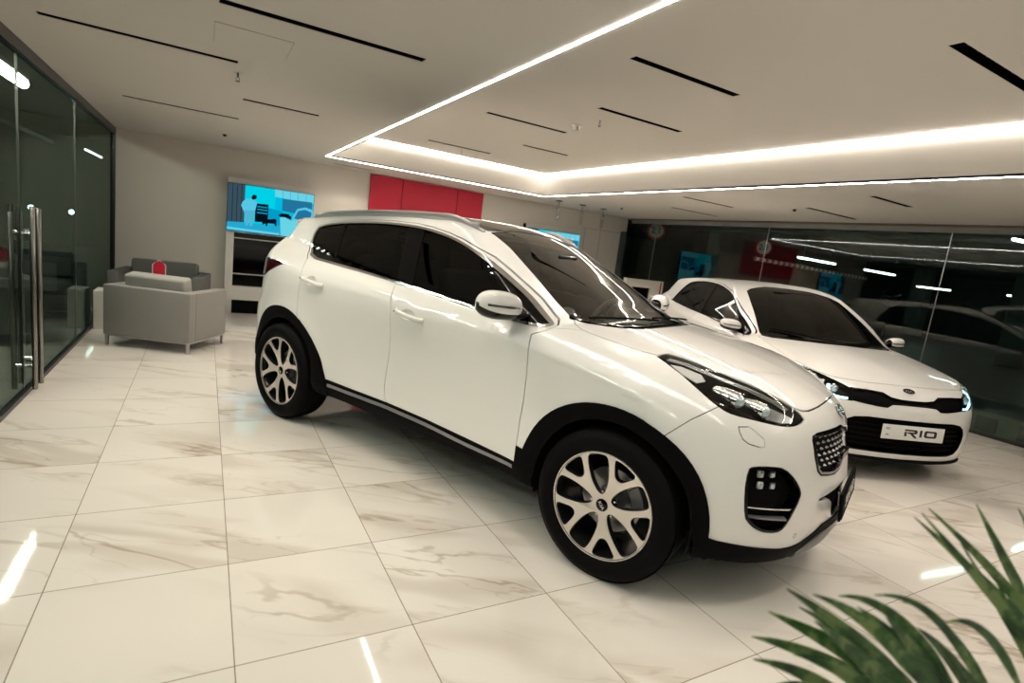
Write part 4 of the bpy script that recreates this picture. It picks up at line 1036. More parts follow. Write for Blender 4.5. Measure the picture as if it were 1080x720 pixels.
def room():
    # floor and garage ground
    struct(MB().box((.942,0.5,-.05),(8.916,13.1,.1)).build('floor',M['floor']))
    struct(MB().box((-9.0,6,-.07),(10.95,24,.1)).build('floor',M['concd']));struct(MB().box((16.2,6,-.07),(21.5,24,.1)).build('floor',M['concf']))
    # lower ceiling with the recess and light slots cut out
    zl,zu=2.35,2.70;RX0,RX1,RY0,RY1=-.985,2.43,-4.2,5.88
    SL=[(-2.40,-1.44,.866),(-3.24,-2.28,1.915),(-3.11,-2.17,4.20),(-2.19,-1.60,3.10),(2.86,3.81,3.18),(3.73,4.77,4.27),(3.84,4.89,2.13),(3.13,3.84,1.0),(-.79,-.20,6.65),(-2.9,-1.95,-.55),(3.1,4.0,-1.6)]
    SU=[(-.12,.86,.806),(.475,1.43,1.913),(-.07,.86,2.995),(.95,1.62,4.07),(.10,1.02,5.12),(.80,1.76,-.56),(-.5,.45,-1.7)]
    hw=.035
    rect=lambda a,b,c,d:[(a,c),(b,c),(b,d),(a,d)]
    sh=lambda S:[rect(a,b,y-hw,y+hw) for a,b,y in S]
    mb=MB();mb.prism(rect(-3.516,5.50,-6.05,7.2),lambda u,v,h:Vector((u,v,zl+h)),.003,[rect(RX0,RX1,RY0,RY1)]+sh(SL));struct(mb.build('ceiling',M['ceil'],None,20))
    mb=MB();mb.prism(rect(RX0-.12,RX1+.12,RY0-.12,RY1+.12),lambda u,v,h:Vector((u,v,zu+h)),.003,sh(SU));struct(mb.build('ceiling',M['ceil'],None,20))
    # recess sides
    for nm,c,s in (('trim_1',((RX0+RX1)/2,RY1+.01,(zl+zu)/2+.01),(RX1-RX0+.04,.02,zu-zl-.02)),('trim_2',(RX0-.01,(RY0+RY1)/2,(zl+zu)/2+.01),(.02,RY1-RY0,zu-zl-.02)),('trim_3',(RX1+.01,(RY0+RY1)/2,(zl+zu)/2+.01),(.02,RY1-RY0,zu-zl-.02)),('trim_4',((RX0+RX1)/2,RY0-.01,(zl+zu)/2+.01),(RX1-RX0+.04,.02,zu-zl-.02))):
        struct(MB().box(c,s).build(nm,M['ceil'],None,0))
    # led lines: under the soffit, and at the top of the recess
    def line(label,a,b,z,w,m,h=.010):
        c=((a[0]+b[0])/2,(a[1]+b[1])/2,z);sx=abs(a[0]-b[0])+w;sy=abs(a[1]-b[1])+w
        o=MB().box(c,(sx,sy,h)).build('led_line_light',M[m],None,0);tag(o,label,'light strip')
    e=.045
    line('thin white light line along the left edge of the ceiling recess',(RX0-e,RY0),(RX0-e,RY1+.03-.02),zl-.001,.016,'led',.004)
    line('thin white light line under the far edge of the ceiling recess',(RX0-e+.022,RY1+.02),(RX1+.005,RY1+.02),zl-.001,.016,'led',.004)
    line('thin white light line under the right edge of the ceiling recess',(RX1+.02,RY0),(RX1+.02,RY1-.01),zl-.001,.016,'led',.004)
    line('bright cove light where the far recess side meets the raised ceiling',(RX0+.04,RY1-.015),(RX1-.04,RY1-.015),zu-.010,.018,'cove')
    line('bright cove light where the right recess side meets the raised ceiling',(RX1-.015,RY0+.03),(RX1-.015,RY1-.04),zu-.010,.018,'cove')
    line('bright cove light inside the left side of the ceiling recess',(RX0+.015,RY0+.03),(RX0+.015,RY1-.04),zu-.010,.018,'cove')
    # recessed linear lights
    LB=['in the lower ceiling near the top left, crossing above the glass door','in the lower ceiling at far left, above the glass partition','in the lower ceiling, the dashed one nearest the far wall on the left','in the lower ceiling, short one between the dashed one and the recess',
        'beyond the ceiling recess, upper one of the close pair','beyond the ceiling recess, lower fainter one of the close pair','in the lower ceiling just right of the small red alarm','in the lower ceiling, rightmost one before the glass wall','in the lower ceiling against the far wall by the red panel']
    LU=['in the raised ceiling, the long middle one nearest the camera','in the raised ceiling right beside the sprinkler and smoke detector','in the raised ceiling left of the smoke detector','in the raised ceiling, short one below the smoke detector','in the raised ceiling closest to the far cove light','in the raised ceiling at the top right corner of the room']
    proto={}
    for S,z,Ls in ((SL,zl,LB),(SU,zu,LU)):
        for i,(a,b,y) in enumerate(S):
            lab=('black slot '+Ls[i]) if i<len(Ls) else 'black slot light in the ceiling behind the camera'
            t=empty('slot_light',((a+b)/2,y,z),lab,'ceiling light',0,'black slot lights in the ceiling')
            L=b-a;mb=MB();k=.0005
            mb.box((0,0,.068),(L+.008,.06,.004));
            for sg in(-1,1): mb.box((0,sg*(hw+.002+k),.034),(L+.008,.003,.066));mb.box((sg*(L/2+.003),0,.034),(.003,.056,.066))
            mb.build('housing',M['black_plastic'],t,0)
            n=int(L/.10)
            for q in range(n):
                x=-L/2+L*(q+.5)/n
                o=MB().lathe([(.0001,.058),(.013,.058),(.020,.040),(.021,.040),(.021,.060)],12,'Z',(x,0,0)).build('spot_reflector',M['alloy_dark'],t,40)
                MB().lathe([(.0001,.056),(.0085,.056),(.0085,.059)],10,'Z',(x,0,0)).build('spot_lamp',M['spot'],o,0)
            for q in (-.33,0,.33):
                l=bpy.data.lights.new('slot_lamp','SPOT');l.energy=SLOT_W*(.25 if y>6 else 1);l.color=(1,.87,.72);l.spot_size=math.radians(96);l.spot_blend=.3;l.shadow_soft_size=.012
                lo=bpy.data.objects.new('slot_lamp',l);C.objects.link(lo);lo.parent=t;lo.location=(q*L,0,.004)
    # far wall, side step, wall behind the camera
    struct(MB().box((1.2725,7.14,1.175),(7.675,.20,2.35)).build('wall_back',M['wall'],None,0))
    struct(MB().box((-3.04,7.145,1.175),(.95,.19,2.35)).build('wall_back_left',M['wall'],None,0))
    struct(MB().box((5.185,7.14,2.215),(.15,.2,.27)).build('wall_back_corner',M['wall'],None,0))
    struct(MB().box((.94,-6.1,1.18),(9.1,.1,2.36)).build('wall_front',M['conc'],None,0))
    # wall panel joints
    for x,z0,z1,i in ((4.20,.0,2.02,5),(4.585,0,2.34,6)): struct(MB().box((x,7.038,(z0+z1)/2),(.006,.006,z1-z0)).build('trim_%d'%i,M['grey_fabric'],None,0))
    struct(MB().box((4.62,7.038,2.03),(.97,.006,.006)).build('trim_7',M['grey_fabric'],None,0))
    # glass walls: frameless panes, dark head and base channel
    for x,side,ys in ((-3.516,'left',(-6.0,-2.6,.9,2.75,4.59,7.04)),(5.40,'right',(-6.0,-3.7,-1.25,1.25,3.76,6.3,7.04))):
        for i,(a,b) in enumerate(zip(ys,ys[1:])):
            struct(MB().box((x,(a+b)/2,1.15),(.0,b-a-.012,2.26)).build('window_%d'%((1 if side=='left' else 10)+i),M['pane'],None,0)) if False else None
            me=bpy.data.meshes.new('pane');me.from_pydata([(x,a+.005,.03),(x,b-.005,.03),(x,b-.005,2.27),(x,a+.005,2.27)],[],[(0,1,2,3)]);me.materials.append(M['pane'] if side=='left' else M['pane_clear'])
            o=bpy.data.objects.new('window_%d'%((1 if side=='left' else 10)+i),me);C.objects.link(o);o['kind']='structure'
            s_=o.modifiers.new('thickness','SOLIDIFY');s_.thickness=.010;s_.offset=0
            if i: struct(MB().box((x,a,1.15),(.012,.008,2.24)).build('trim_%d'%(20+i if side=='left' else 30+i),M['satin'] if side=='right' else M['steelh'],None,0))
        struct(MB().box((x,.52,2.31),(.07,13.04,.075)).build('trim_%d'%(40 if side=='left' else 41),M['frame'] if side=='left' else M['concl'],None,0))
        struct(MB().box((x,.52,.015),(.05,13.04,.03)).build('trim_%d'%(42 if side=='left' else 43),M['frame'],None,0))
    struct(MB().box((-3.50,7.03,1.17),(.03,.02,2.3)).build('trim_44',M['frame'],None,0))
    struct(MB().box((5.28,.5,2.343),(.14,13.0,.012)).build('trim_45',mat('soffit_band',(.16,.12,.09),.7),None,0))
    # sprinklers, detectors
    def spr(x,y,z,label,group='ceiling sprinklers'):
        t=empty('sprinkler',(x,y,z+.002),label,'sprinkler',0,group)
        MB().lathe([(.0001,-.004),(.028,-.003),(.032,0)],20,'Z').build('rosette',M['satin'],t)
        mb=MB();mb.tube([(0,0,0),(0,0,-.03)],.006,8);mb.tube([(-.008,0,-.03),(-.012,0,-.042),(0,0,-.055)],.002,6);mb.tube([(.008,0,-.03),(.012,0,-.042),(0,0,-.055)],.002,6);mb.build('sprinkler_body',M['steelh'],t)
        MB().lathe([(.0001,-.056),(.016,-.055),(.016,-.058),(.0001,-.059)],12,'Z').build('deflector',M['steelh'],t)
    spr(-2.266,2.20,zl,'small metal sprinkler in the lower ceiling at upper left');spr(.739,2.248,zu,'small metal sprinkler beside the white smoke detector');spr(.693,5.373,zu,'tiny sprinkler in the raised ceiling near the far cove light')
    t=empty('smoke_detector',(.723,2.607,zu),'round white smoke detector in the raised ceiling','smoke detector')
    MB().lathe([(.0001,0),(.055,0),(.055,-.012),(.040,-.020)],28,'Z').build('base',M['wallw'],t);MB().lathe([(.040,-.018),(.034,-.045),(.020,-.052),(.0001,-.053)],28,'Z').build('sensor_head',M['satin'],t)
    for x,y,lab in ((-2.257,5.553,'small red alarm on the ceiling near the far left wall'),(3.915,2.343,'small red alarm on the ceiling above the hatchback'),(3.737,5.431,'small dark detector on the ceiling right of the pendant lamps')):
        t=empty('alarm_beacon',(x,y,zl+.002),lab,'alarm');dk='dark' in lab
        MB().lathe([(.0001,0),(.030,0),(.030,-.010)],18,'Z').build('base',M['wallw'],t);MB().lathe([(.022,-.010),(.020,-.030),(.0001,-.038)],18,'Z').build('beacon_lens',M['steelh'] if dk else M['red_lens'],t)
    # access hatch outline
    t=empty('access_panel',(-2.23,1.37,zl),'faint square access panel in the lower ceiling','access panel')
    MB().box((0,0,-.001),(.364,.364,.003)).build('hatch_door',M['ceil'],t,0);mb=MB()
    for s in(-1,1): mb.box((s*.184,0,-.0005),(.003,.37,.002));mb.box((0,s*.184,-.0005),(.37,.003,.002))
    mb.build('hatch_frame',M['hatchline'],t,0)
def screen(parent,w,h,full=True):
    """lit picture: a kitchen scene in cyan; (u,v) from the top left corner"""
    bez=MB().box((0,.02,0),(w+.012,.045,h+.012),None,.004).build('bezel',M['gloss_black'],parent)
    cols={'bg':(.0,.62,.95),'wall':(.0,.80,1.),'wood':(.05,.10,.14),'floor':(.02,.50,.80),'dark':(.003,.006,.012),'cab':(.02,.22,.42),'lite':(.18,.82,1.),'mid':(.0,.42,.72),'shirt':(.12,.72,.98),'trou':(.10,.58,.82)}
    ms={k:emis('screen_'+k,c,.68) for k,c in cols.items()}
    lay=[0]
    def P(name,k,pts):
        lay[0]+=1;y=-.0035-.0004*lay[0];F=lambda u,v,hh:Vector(((u-.5)*w,y+hh,(.5-v)*h))
        return MB().prism(pts,F,.0003).build(name,ms[k],bez if lay[0]==1 else scr[0],0)
    scr=[None];scr[0]=P('screen_glass','bg',[(0,0),(1,0),(1,1),(0,1)])
    P('screen_image','wall',[(.19,0),(.55,0),(.52,.78),(.19,.80)]);P('screen_image','wood',[(0,0),(.19,0),(.19,.80),(0,.82)])
    for u in (.05,.10,.15): P('screen_image','dark',[(u,0),(u+.006,0),(u+.006,.80),(u,.80)])
    P('screen_image','floor',[(0,.82),(.6,.78),(1,.80),(1,1),(0,1)])
    P('screen_image','lite',[(0,.93),(.6,.95),(.6,.99),(0,.97)])
    P('screen_image','lite',[(.53,0),(1,0),(1,.20),(.53,.16)])
    for u in (.62,.71,.80,.90): P('screen_image','mid',[(u,0),(u+.005,0),(u+.005,.20),(u,.19)])
    P('screen_image','cab',[(.62,.18),(.98,.17),(.98,.50),(.62,.44)])
    P('screen_image','dark',[(.31,.36),(.46,.35),(.46,.74),(.31,.76)])
    for v in (.41,.47,.54): P('screen_image','mid',[(.33,v),(.45,v),(.45,v+.025),(.33,v+.025)])
    P('screen_image','mid',[(.46,.42),(.62,.46),(.62,.78),(.46,.76)])
    P('screen_image','shirt',[(.165,.36),(.20,.30),(.27,.27),(.33,.33),(.325,.38),(.31,.52),(.18,.56),(.165,.50),(.15,.44)])
    P('screen_image','trou',[(.18,.54),(.31,.52),(.30,.70),(.285,.86),(.255,.86),(.25,.68),(.235,.86),(.205,.86),(.20,.70)])
    P('screen_image','dark',[(.262,.235),(.28,.185),(.31,.18),(.325,.215),(.315,.26),(.29,.29),(.265,.28)])
    P('screen_image','dark',[(.39,.72),(.41,.68),(.50,.66),(.545,.64),(.565,.67),(.56,.72),(.565,.80),(.55,.80),(.54,.75),(.46,.76),(.455,.82),(.44,.82),(.435,.77),(.40,.80)])
    P('screen_image','dark',[(.58,.55),(.62,.50),(.70,.50),(.74,.56),(.73,.62),(.66,.58),(.60,.58)])
    P('screen_image','lite',[(.60,.60),(.66,.58),(.73,.64),(.86,.52),(1,.55),(1,1),(.62,1)])
    P('screen_image','shirt',[(.74,.60),(.80,.36),(.90,.30),(1,.34),(1,.60),(.84,.66)]);P('screen_image','cab',[(.77,.58),(.815,.40),(.90,.355),(.98,.40),(.97,.56),(.86,.60)])
    return bez
def furnish():
    # totem with television
    t=empty('display_totem',(-1.60,6.93,0),'tall white display panel with black shelf niche, on the far wall under the left screen','display stand')
    w=1.155;mb=MB();x0,x1=-.565,.565
    for bx in ((-.515,.97,.10,1.94),(.515,.97,.10,1.94)): mb.box((bx[0],0,bx[1]),(bx[2],.16,bx[3]))
    mb.box((0,0,1.56),(.93,.16,.76));mb.box((0,0,.30),(.93,.16,.20));mb.box((0,.06,.9),(.93,.04,1.2));mb.build('white_frame',M['wallw'],t,0)
    MB().box((0,.03,.79),(.928,.02,.778)).build('black_niche',M['gloss_black'],t,0);MB().box((0,0,.10),(1.10,.12,.20)).build('plinth',M['black_plastic'],t,0)
    for z in (1.10,.58): MB().box((0,-.01,z),(.928,.07,.010)).build('glass_shelf',M['wallw'],t,0)
    t=empty('television',(-1.59,6.79,1.53),'lit television on the white panel showing a person, black dog and blue car','television');screen(t,1.15,.655)
    MB().box((0,.050,0),(.4,.018,.3)).build('wall_mount',M['black_plastic'],t,0)
    # second television
    t=empty('white_surround_panel',(3.42,6.9994,1.55),'white wall panel framing the screen seen above the large car windscreen','panel')
    MB().box((0,0,0),(1.30,.08,.80),None,.004).build('panel_board',M['wallw'],t,0);MB().box((-.655,-.03,.34),(.03,.06,.09),None,.004).build('black_bracket',M['black_plastic'],t,0)
    t=empty('television',(3.41,6.91,1.53),'lit blue television partly hidden behind the large car windscreen','television');screen(t,1.18,.66)
    # red wall panels
    for (a,b),lab in (((-.14,.385),'left'),((.39,1.365),'middle'),((1.37,1.865),'right')):
        o=MB().box(((a+b)/2,7.005,1.93),(b-a-.004,.06,.80),None,.003).build('red_wall_panel',M['red'],None,0);tag(o,{'left':'glossy red wall panel, leftmost of the three joined ones','middle':'glossy red wall panel, wide one between the two narrower ones','right':'glossy red wall panel, rightmost one beside the pale wall'}[lab],'wall panel','red wall panels')
    # pendants
    for x,lab in ((2.87,'clear glass tube pendant lamp, leftmost of three'),(3.37,'clear glass tube pendant lamp, middle of three'),(3.834,'clear glass tube pendant lamp, rightmost of three')):
        t=empty('pendant_lamp',(x,6.06,2.35),lab,'pendant lamp',0,'glass pendant lamps')
        MB().lathe([(.0001,-.018),(.055,-.018),(.058,0)],24,'Z').build('ceiling_rose',M['steelh'],t);MB().tube([(0,0,-.015),(0,0,-.12)],.003,6).build('cord',M['black_plastic'],t)
        MB().lathe([(.028,-.12),(.030,-.15),(.030,-.34),(.028,-.345),(.028,-.15)],20,'Z').build('glass_tube',M['lens'],t);MB().lathe([(.0001,-.115),(.029,-.118),(.029,-.135),(.0001,-.136)],20,'Z').build('tube_cap',M['steelh'],t)
        MB().tube([(0,0,-.135),(0,0,-.28)],.006,8).build('filament_rod',M['satin'],t)
    # display frame stand behind the cars
    t=empty('display_board',(4.60,5.55,0),'white framed board with a dark opening and red edge strip, between the two cars','display stand')
    mb=MB();mb.prism([(-.44,0),(.44,0),(.44,1.18),(-.44,1.18)],lambda u,v,h:Vector((u,h-.05,v)),.10,[[(-.30,.55),(.16,.55),(.16,1.04),(-.30,1.04)]]);mb.build('board_frame',M['wallw'],t,0)
    MB().box((-.07,.02,.795),(.458,.03,.488)).build('dark_inset',M['gloss_black'],t,0);MB().box((.375,-.053,.98),(.03,.006,.36),None,.002).build('red_strip',M['red'],t,0)
    # armchairs
    def chair(loc,rz,label,w=.86,d=.72,cushion='grey_fabric2',fab='grey_fabric'):
        t=empty('armchair',loc,label,'armchair',rz,'grey fabric armchairs')
        # local: back along -y... front +y
        for nm,c,s in (('backrest',(0,-d/2+.055,.36),(w,.11,.50)),('armrest',(-w/2+.055,.055,.36),(.11,d-.11,.50)),('armrest',(w/2-.055,.055,.36),(.11,d-.11,.50)),('seat_base',(0,.05,.20),(w-.22,d-.12,.18))):
            MB().box(c,s,None,.012,3).build(nm,M[fab],t,40)
        MB().box((0,.06,.36),(w-.23,d-.14,.15),None,.03,4).build('seat_cushion',M[fab],t,40)
        MB().box((0,-d/2+.20,.585),(w-.25,.15,.30),Matrix.Rotation(.20,3,'X'),.03,4).build('back_cushion',M[cushion],t,40)
        MB().box((0,0,.103),(w-.02,d-.02,.012),None,.002).build('metal_rail',M['satin'],t,0)
        for sx in(-1,1):
            for sy in(-1,1): MB().box((sx*(w/2-.025),sy*(d/2-.025),.05),(.026,.026,.10),None,.003).build('leg',M['satin'],t,0)
        return t
    # front one: back towards the camera; corners measured on the floor
    a=Vector((-2.537,4.052));b=Vector((-3.285,4.465));cc=Vector((-2.202,4.673))
    ang=math.atan2((a-b).y,(a-b).x);cx=(b+cc)/2
    chair((cx.x,cx.y,0),ang,'grey armchair seen from behind with a paler cushion above its back',.855,.70)
    chair((-2.88,6.05,0),math.radians(180-8),'dark grey armchair in the corner facing the room, behind the nearer one',.98,.74,'grey_fabric3','grey_fabric3')
    # red sign between them
    t=empty('tabletop_sign',(-2.865,5.15,.0),'small red tag-shaped sign standing behind the near armchair','sign')
    MB().prism([(-.055,0),(.055,0),(.055,.115),(.03,.15),(-.03,.15),(-.055,.115)],lambda u,v,h:Vector((u,h-.01,v+.66)),.012).build('red_tag',M['red'],t,0)
    mb=MB();mb.tube([(-.062,-.004,.66),(-.062,-.004,.775),(0,-.004,.83),(.062,-.004,.775),(.062,-.004,.66)],.005,6);mb.build('wire_holder',M['wallw'],t);MB().tube([(0,-.004,.01),(0,-.004,.66)],.008,8).build('pole',M['satin'],t);MB().lathe([(.0001,.012),(.10,.010),(.105,0)],24,'Z').build('base',M['satin'],t)
    o=MB().box((-3.40,5.42,.215),(.15,.30,.43),None,.006).build('side_box',M['wallw'],None,0);tag(o,'low white box beside the glass partition, left of the near armchair','box')
    # glass door handles
    def hnd(x,y,z0,z1,lab):
        t=empty('door_handle_bar',(x,y,0),lab,'door handle',0,'tubular glass door handles');sg=1 if x>-3.516 else -1
        MB().tube([(0,0,z0),(0,0,z0+.003),(0,0,z1-.003),(0,0,z1)],[.013,.016,.016,.013],16).build('handle_tube',M['steelh'],t,50)
        for z in (.20,1.13): MB().tube([(0,0,z),(-3.516-x+.006*sg,0,z)],.011,12).build('standoff',M['chrome'],t)
    hnd(-3.455,2.775,.03,1.315,'long steel tube handle on the glass door, nearest and tallest one inside');hnd(-3.455,2.935,.03,1.30,'long steel tube handle on the inside, farther of the two')
    hnd(-3.577,2.80,.03,1.26,'long steel tube handle outside the glass, leftmost one');hnd(-3.577,3.03,.03,1.26,'long steel tube handle outside the glass, right of the leftmost')
def garage():
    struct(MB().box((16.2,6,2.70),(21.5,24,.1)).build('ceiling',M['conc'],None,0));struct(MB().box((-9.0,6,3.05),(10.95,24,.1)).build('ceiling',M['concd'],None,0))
    struct(MB().box((27,6,1.5),(.2,24,3.1)).build('wall_right',M['conc'],None,0));struct(MB().box((16.2,18.1,1.5),(21.7,.2,3.1)).build('wall_right_back',M['conc'],None,0));struct(MB().box((16.2,-6.1,1.5),(21.7,.2,3.1)).build('wall_right_front',M['conc'],None,0))
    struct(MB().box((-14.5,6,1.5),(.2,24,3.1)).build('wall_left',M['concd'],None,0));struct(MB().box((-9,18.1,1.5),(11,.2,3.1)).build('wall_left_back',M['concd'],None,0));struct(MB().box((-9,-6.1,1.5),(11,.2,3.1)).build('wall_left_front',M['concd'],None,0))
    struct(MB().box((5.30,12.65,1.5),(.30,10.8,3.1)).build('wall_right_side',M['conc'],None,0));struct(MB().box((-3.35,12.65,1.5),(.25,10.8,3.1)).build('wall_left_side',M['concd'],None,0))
    # block kerb under the right glass
    mb=MB();y=-6.0;i=0
    t=struct(MB().box((5.60,.5,.12),(.16,13.0,.24),None,.004).build('trim_50',M['concl'],None,0))
    for k in range(34):
        yy=-6+.40*k;struct(MB().box((5.516,yy+.1,.12),(.010,.20,.17)).build('trim_%d'%(51+k),M['conc'],None,0))
    def batten(x,y,z,L,rz,lab,m='tube',group='fluorescent battens in the garage',drop=.25,r=.020):
        t=empty('fluorescent_light',(x,y,z),lab,'ceiling light',rz,group)
        MB().box((0,0,.035),(L,.09,.04),None,.006).build('batten_body',M['concl'],t,0);MB().tube([(-L/2+.02,0,-r+.02),(L/2-.02,0,-r+.02)],r,12).build('light_tube',M[m],t)
        for s in (-1,1): MB().tube([(s*L*.35,0,.05),(s*L*.35,0,drop+.05)],.005,6).build('hanger',M['frame'],t)
    batten(11.2,6.57,2.1,2.0,.12,'bright fluorescent light beyond the right glass, left one of the two greenish ones','tube2',drop=.50)
    batten(15.1,7.06,2.1,2.2,.12,'bright fluorescent light beyond the right glass, right one of the two greenish ones','tube2',drop=.50)
    batten(21.0,8.2,1.93,1.1,math.radians(-47),'thin distant fluorescent light in the garage, right of the two greenish ones','tube',drop=.67)
    batten(20.5,4.8,1.93,2.2,math.radians(-47),'thin distant fluorescent light at the right frame edge','tube',drop=.67)
    batten(6.9,.98,2.33,.95,-.12,'fluorescent light just beyond the right glass, reflected on the floor','tube',drop=.27)
    batten(9.7,.93,2.33,1.2,.0,'fluorescent light farther out behind the right glass','tube',drop=.27)
    batten(-4.03,4.75,2.46,1.15,PI/2,'fluorescent light beyond the left glass at the top left corner','tubeL',drop=.5,r=.045)
    for k_,yy in enumerate((2.0,-.4,-2.8,-5.0)): batten(-4.10,yy,2.46,1.2,PI/2,'fluorescent light beyond the left glass, outside the picture beside the camera','tubeL',drop=.5,r=.045)
    batten(-4.95,15.9,2.5,2.4,PI/2,'distant fluorescent light seen through the left glass near the wall corner','tube',drop=.4)
    batten(-8.0,14,2.5,1.3,PI/2,'small faint fluorescent light far behind the left glass','tube',drop=.4)
    # cold lamps of a parked vehicle far behind the left glass
    for x,y,lab in ((-6.0,14.9,'small cold blue lamp behind the left glass above the door handles'),(-5.25,14.9,'small cold blue lamp behind the left glass, right one of the pair')):
        t=empty('round_lamp',(x,y,0),lab,'lamp',0,'cold blue lamps');MB().ball((0,0,1.0),.055,2).build('lamp_globe',M['blue'],t);MB().tube([(0,.02,0),(0,.02,.97)],.03,10).build('post',M['frame'],t)
    o=MB().box((-5.6,8.6,.21),(2.6,1.0,.42),None,.02).build('concrete_bench',M['concl'],None,0);tag(o,'long pale bench block beyond the left glass partition','bench')
    # steps
    mb=MB()
    for k in range(6): mb.box((-5.3,6.1+.30*k,.08*(k+.5)),(1.9,.30,.08*(k+1)))
    o=mb.build('stair_flight',M['concl'],None,0) if False else mb.bm.free()
    # pipes under the garage ceiling
    for (a,b,r,m,lab) in (((6.2,-5,2.50),(6.2,17,2.50),.06,'concl','grey service pipe under the garage ceiling nearest the glass'),((8.0,-5,2.47),(8.0,17,2.47),.05,'concl','grey service pipe in the garage, second from the glass'),((6.5,3.5,2.33),(26,3.5,2.33),.075,'concl','wide grey duct pipe crossing the garage ceiling'),((-6,-5,2.7),(-6,17,2.7),.05,'concl','grey pipe under the ceiling beyond the left glass')):
        o=MB().tube([a,b],r,12).build('service_pipe',M[m]);tag(o,lab,'pipe')
    for x,y in ((10.5,9.6),(16.5,4.0),(23,9.5)):
        o=MB().box((x,y,1.5),(.55,.55,3.0),None,.01).build('concrete_pillar',M['conc'],None,0);tag(o,'dark concrete pillar in the garage at %s'%{10.5:'left, nearest the glass',16.5:'middle depth on the right',23:'the far end'}[x],'pillar','garage pillars')
    # clearance bar with stripes and height sign
    t=empty('height_limit_bar',(10.7,8.05,2.0),'red and white striped clearance bar hanging beyond the right glass','barrier',math.atan2(2.01,9.2))
    n=46;L=9.4
    stripe=bpy.data.materials.new('striped_paint');stripe.use_nodes=True;nt=stripe.node_tree;b=nt.nodes['Principled BSDF'];tc=nt.nodes.new('ShaderNodeTexCoord');sx=nt.nodes.new('ShaderNodeSeparateXYZ');f1=nt.nodes.new('ShaderNodeMath');f1.operation='MULTIPLY';f1.inputs[1].default_value=2.6;f2=nt.nodes.new('ShaderNodeMath');f2.operation='FRACT';f3=nt.nodes.new('ShaderNodeMath');f3.operation='GREATER_THAN';f3.inputs[1].default_value=.5;mx=nt.nodes.new('ShaderNodeMix');mx.data_type='RGBA';mx.inputs[6].default_value=(.75,.75,.7,1);mx.inputs[7].default_value=(.45,.06,.04,1)
    nt.links.new(tc.outputs['Object'],sx.inputs[0]);nt.links.new(sx.outputs[0],f1.inputs[0]);nt.links.new(f1.outputs[0],f2.inputs[0]);nt.links.new(f2.outputs[0],f3.inputs[0]);nt.links.new(f3.outputs[0],mx.inputs[0]);nt.links.new(mx.outputs[2],b.inputs['Base Color'])
    MB().tube([(0,0,0),(L,0,0)],.055,12).build('striped_bar',stripe,t)
    for x in (.2,3.2,6.2,9.2): MB().tube([(x,0,.05),(x,0,.66)],.008,6).build('hanger',M['frame'],t)
    def sign(loc,r,rz,lab):
        t=empty('height_limit_sign',loc,lab,'sign',rz,'round height limit signs')
        MB().lathe([(.0001,-.006),(r,-.006),(r,.006),(.0001,.006)],40,'Y').build('sign_disc',M['plate'],t,40);MB().lathe([(r*.80,-.008),(r,-.008),(r,-.0062),(r*.80,-.0062)],40,'Y',closed=True).build('sign_ring',M['red'],t,40)
        me=text_mesh('2.1',r*.95,.001,.004);o=link('sign_text',me,t,M['ink_blue']);frame(o,(0,-.0085,0),(1,0,0),(0,0,1),(0,-1,0));MB().tube([(0,0,r),(0,0,2.66-loc[2])],.008,6).build('hanger',M['frame'],t)
    sign((5.9,6.85,2.19),.185,math.radians(-42),'round height limit sign with a red ring, close behind the right glass');sign((10.6,7.75,2.30),.22,math.radians(-52),'round height limit sign above the start of the striped bar')
    t=empty('convex_mirror',(11.5,4.8,1.42),'dark round disc behind the right glass above the hatchback bonnet','mirror',math.radians(-60))
    MB().lathe([(.0001,-.05),(.12,-.035),(.19,0),(.20,.0),(.19,.02),(.0001,.03)],32,'Y').build('mirror_disc',M['gloss_black'],t);MB().tube([(0,.03,0),(0,.06,-1.42)],.025,8).build('post',M['frame'],t)
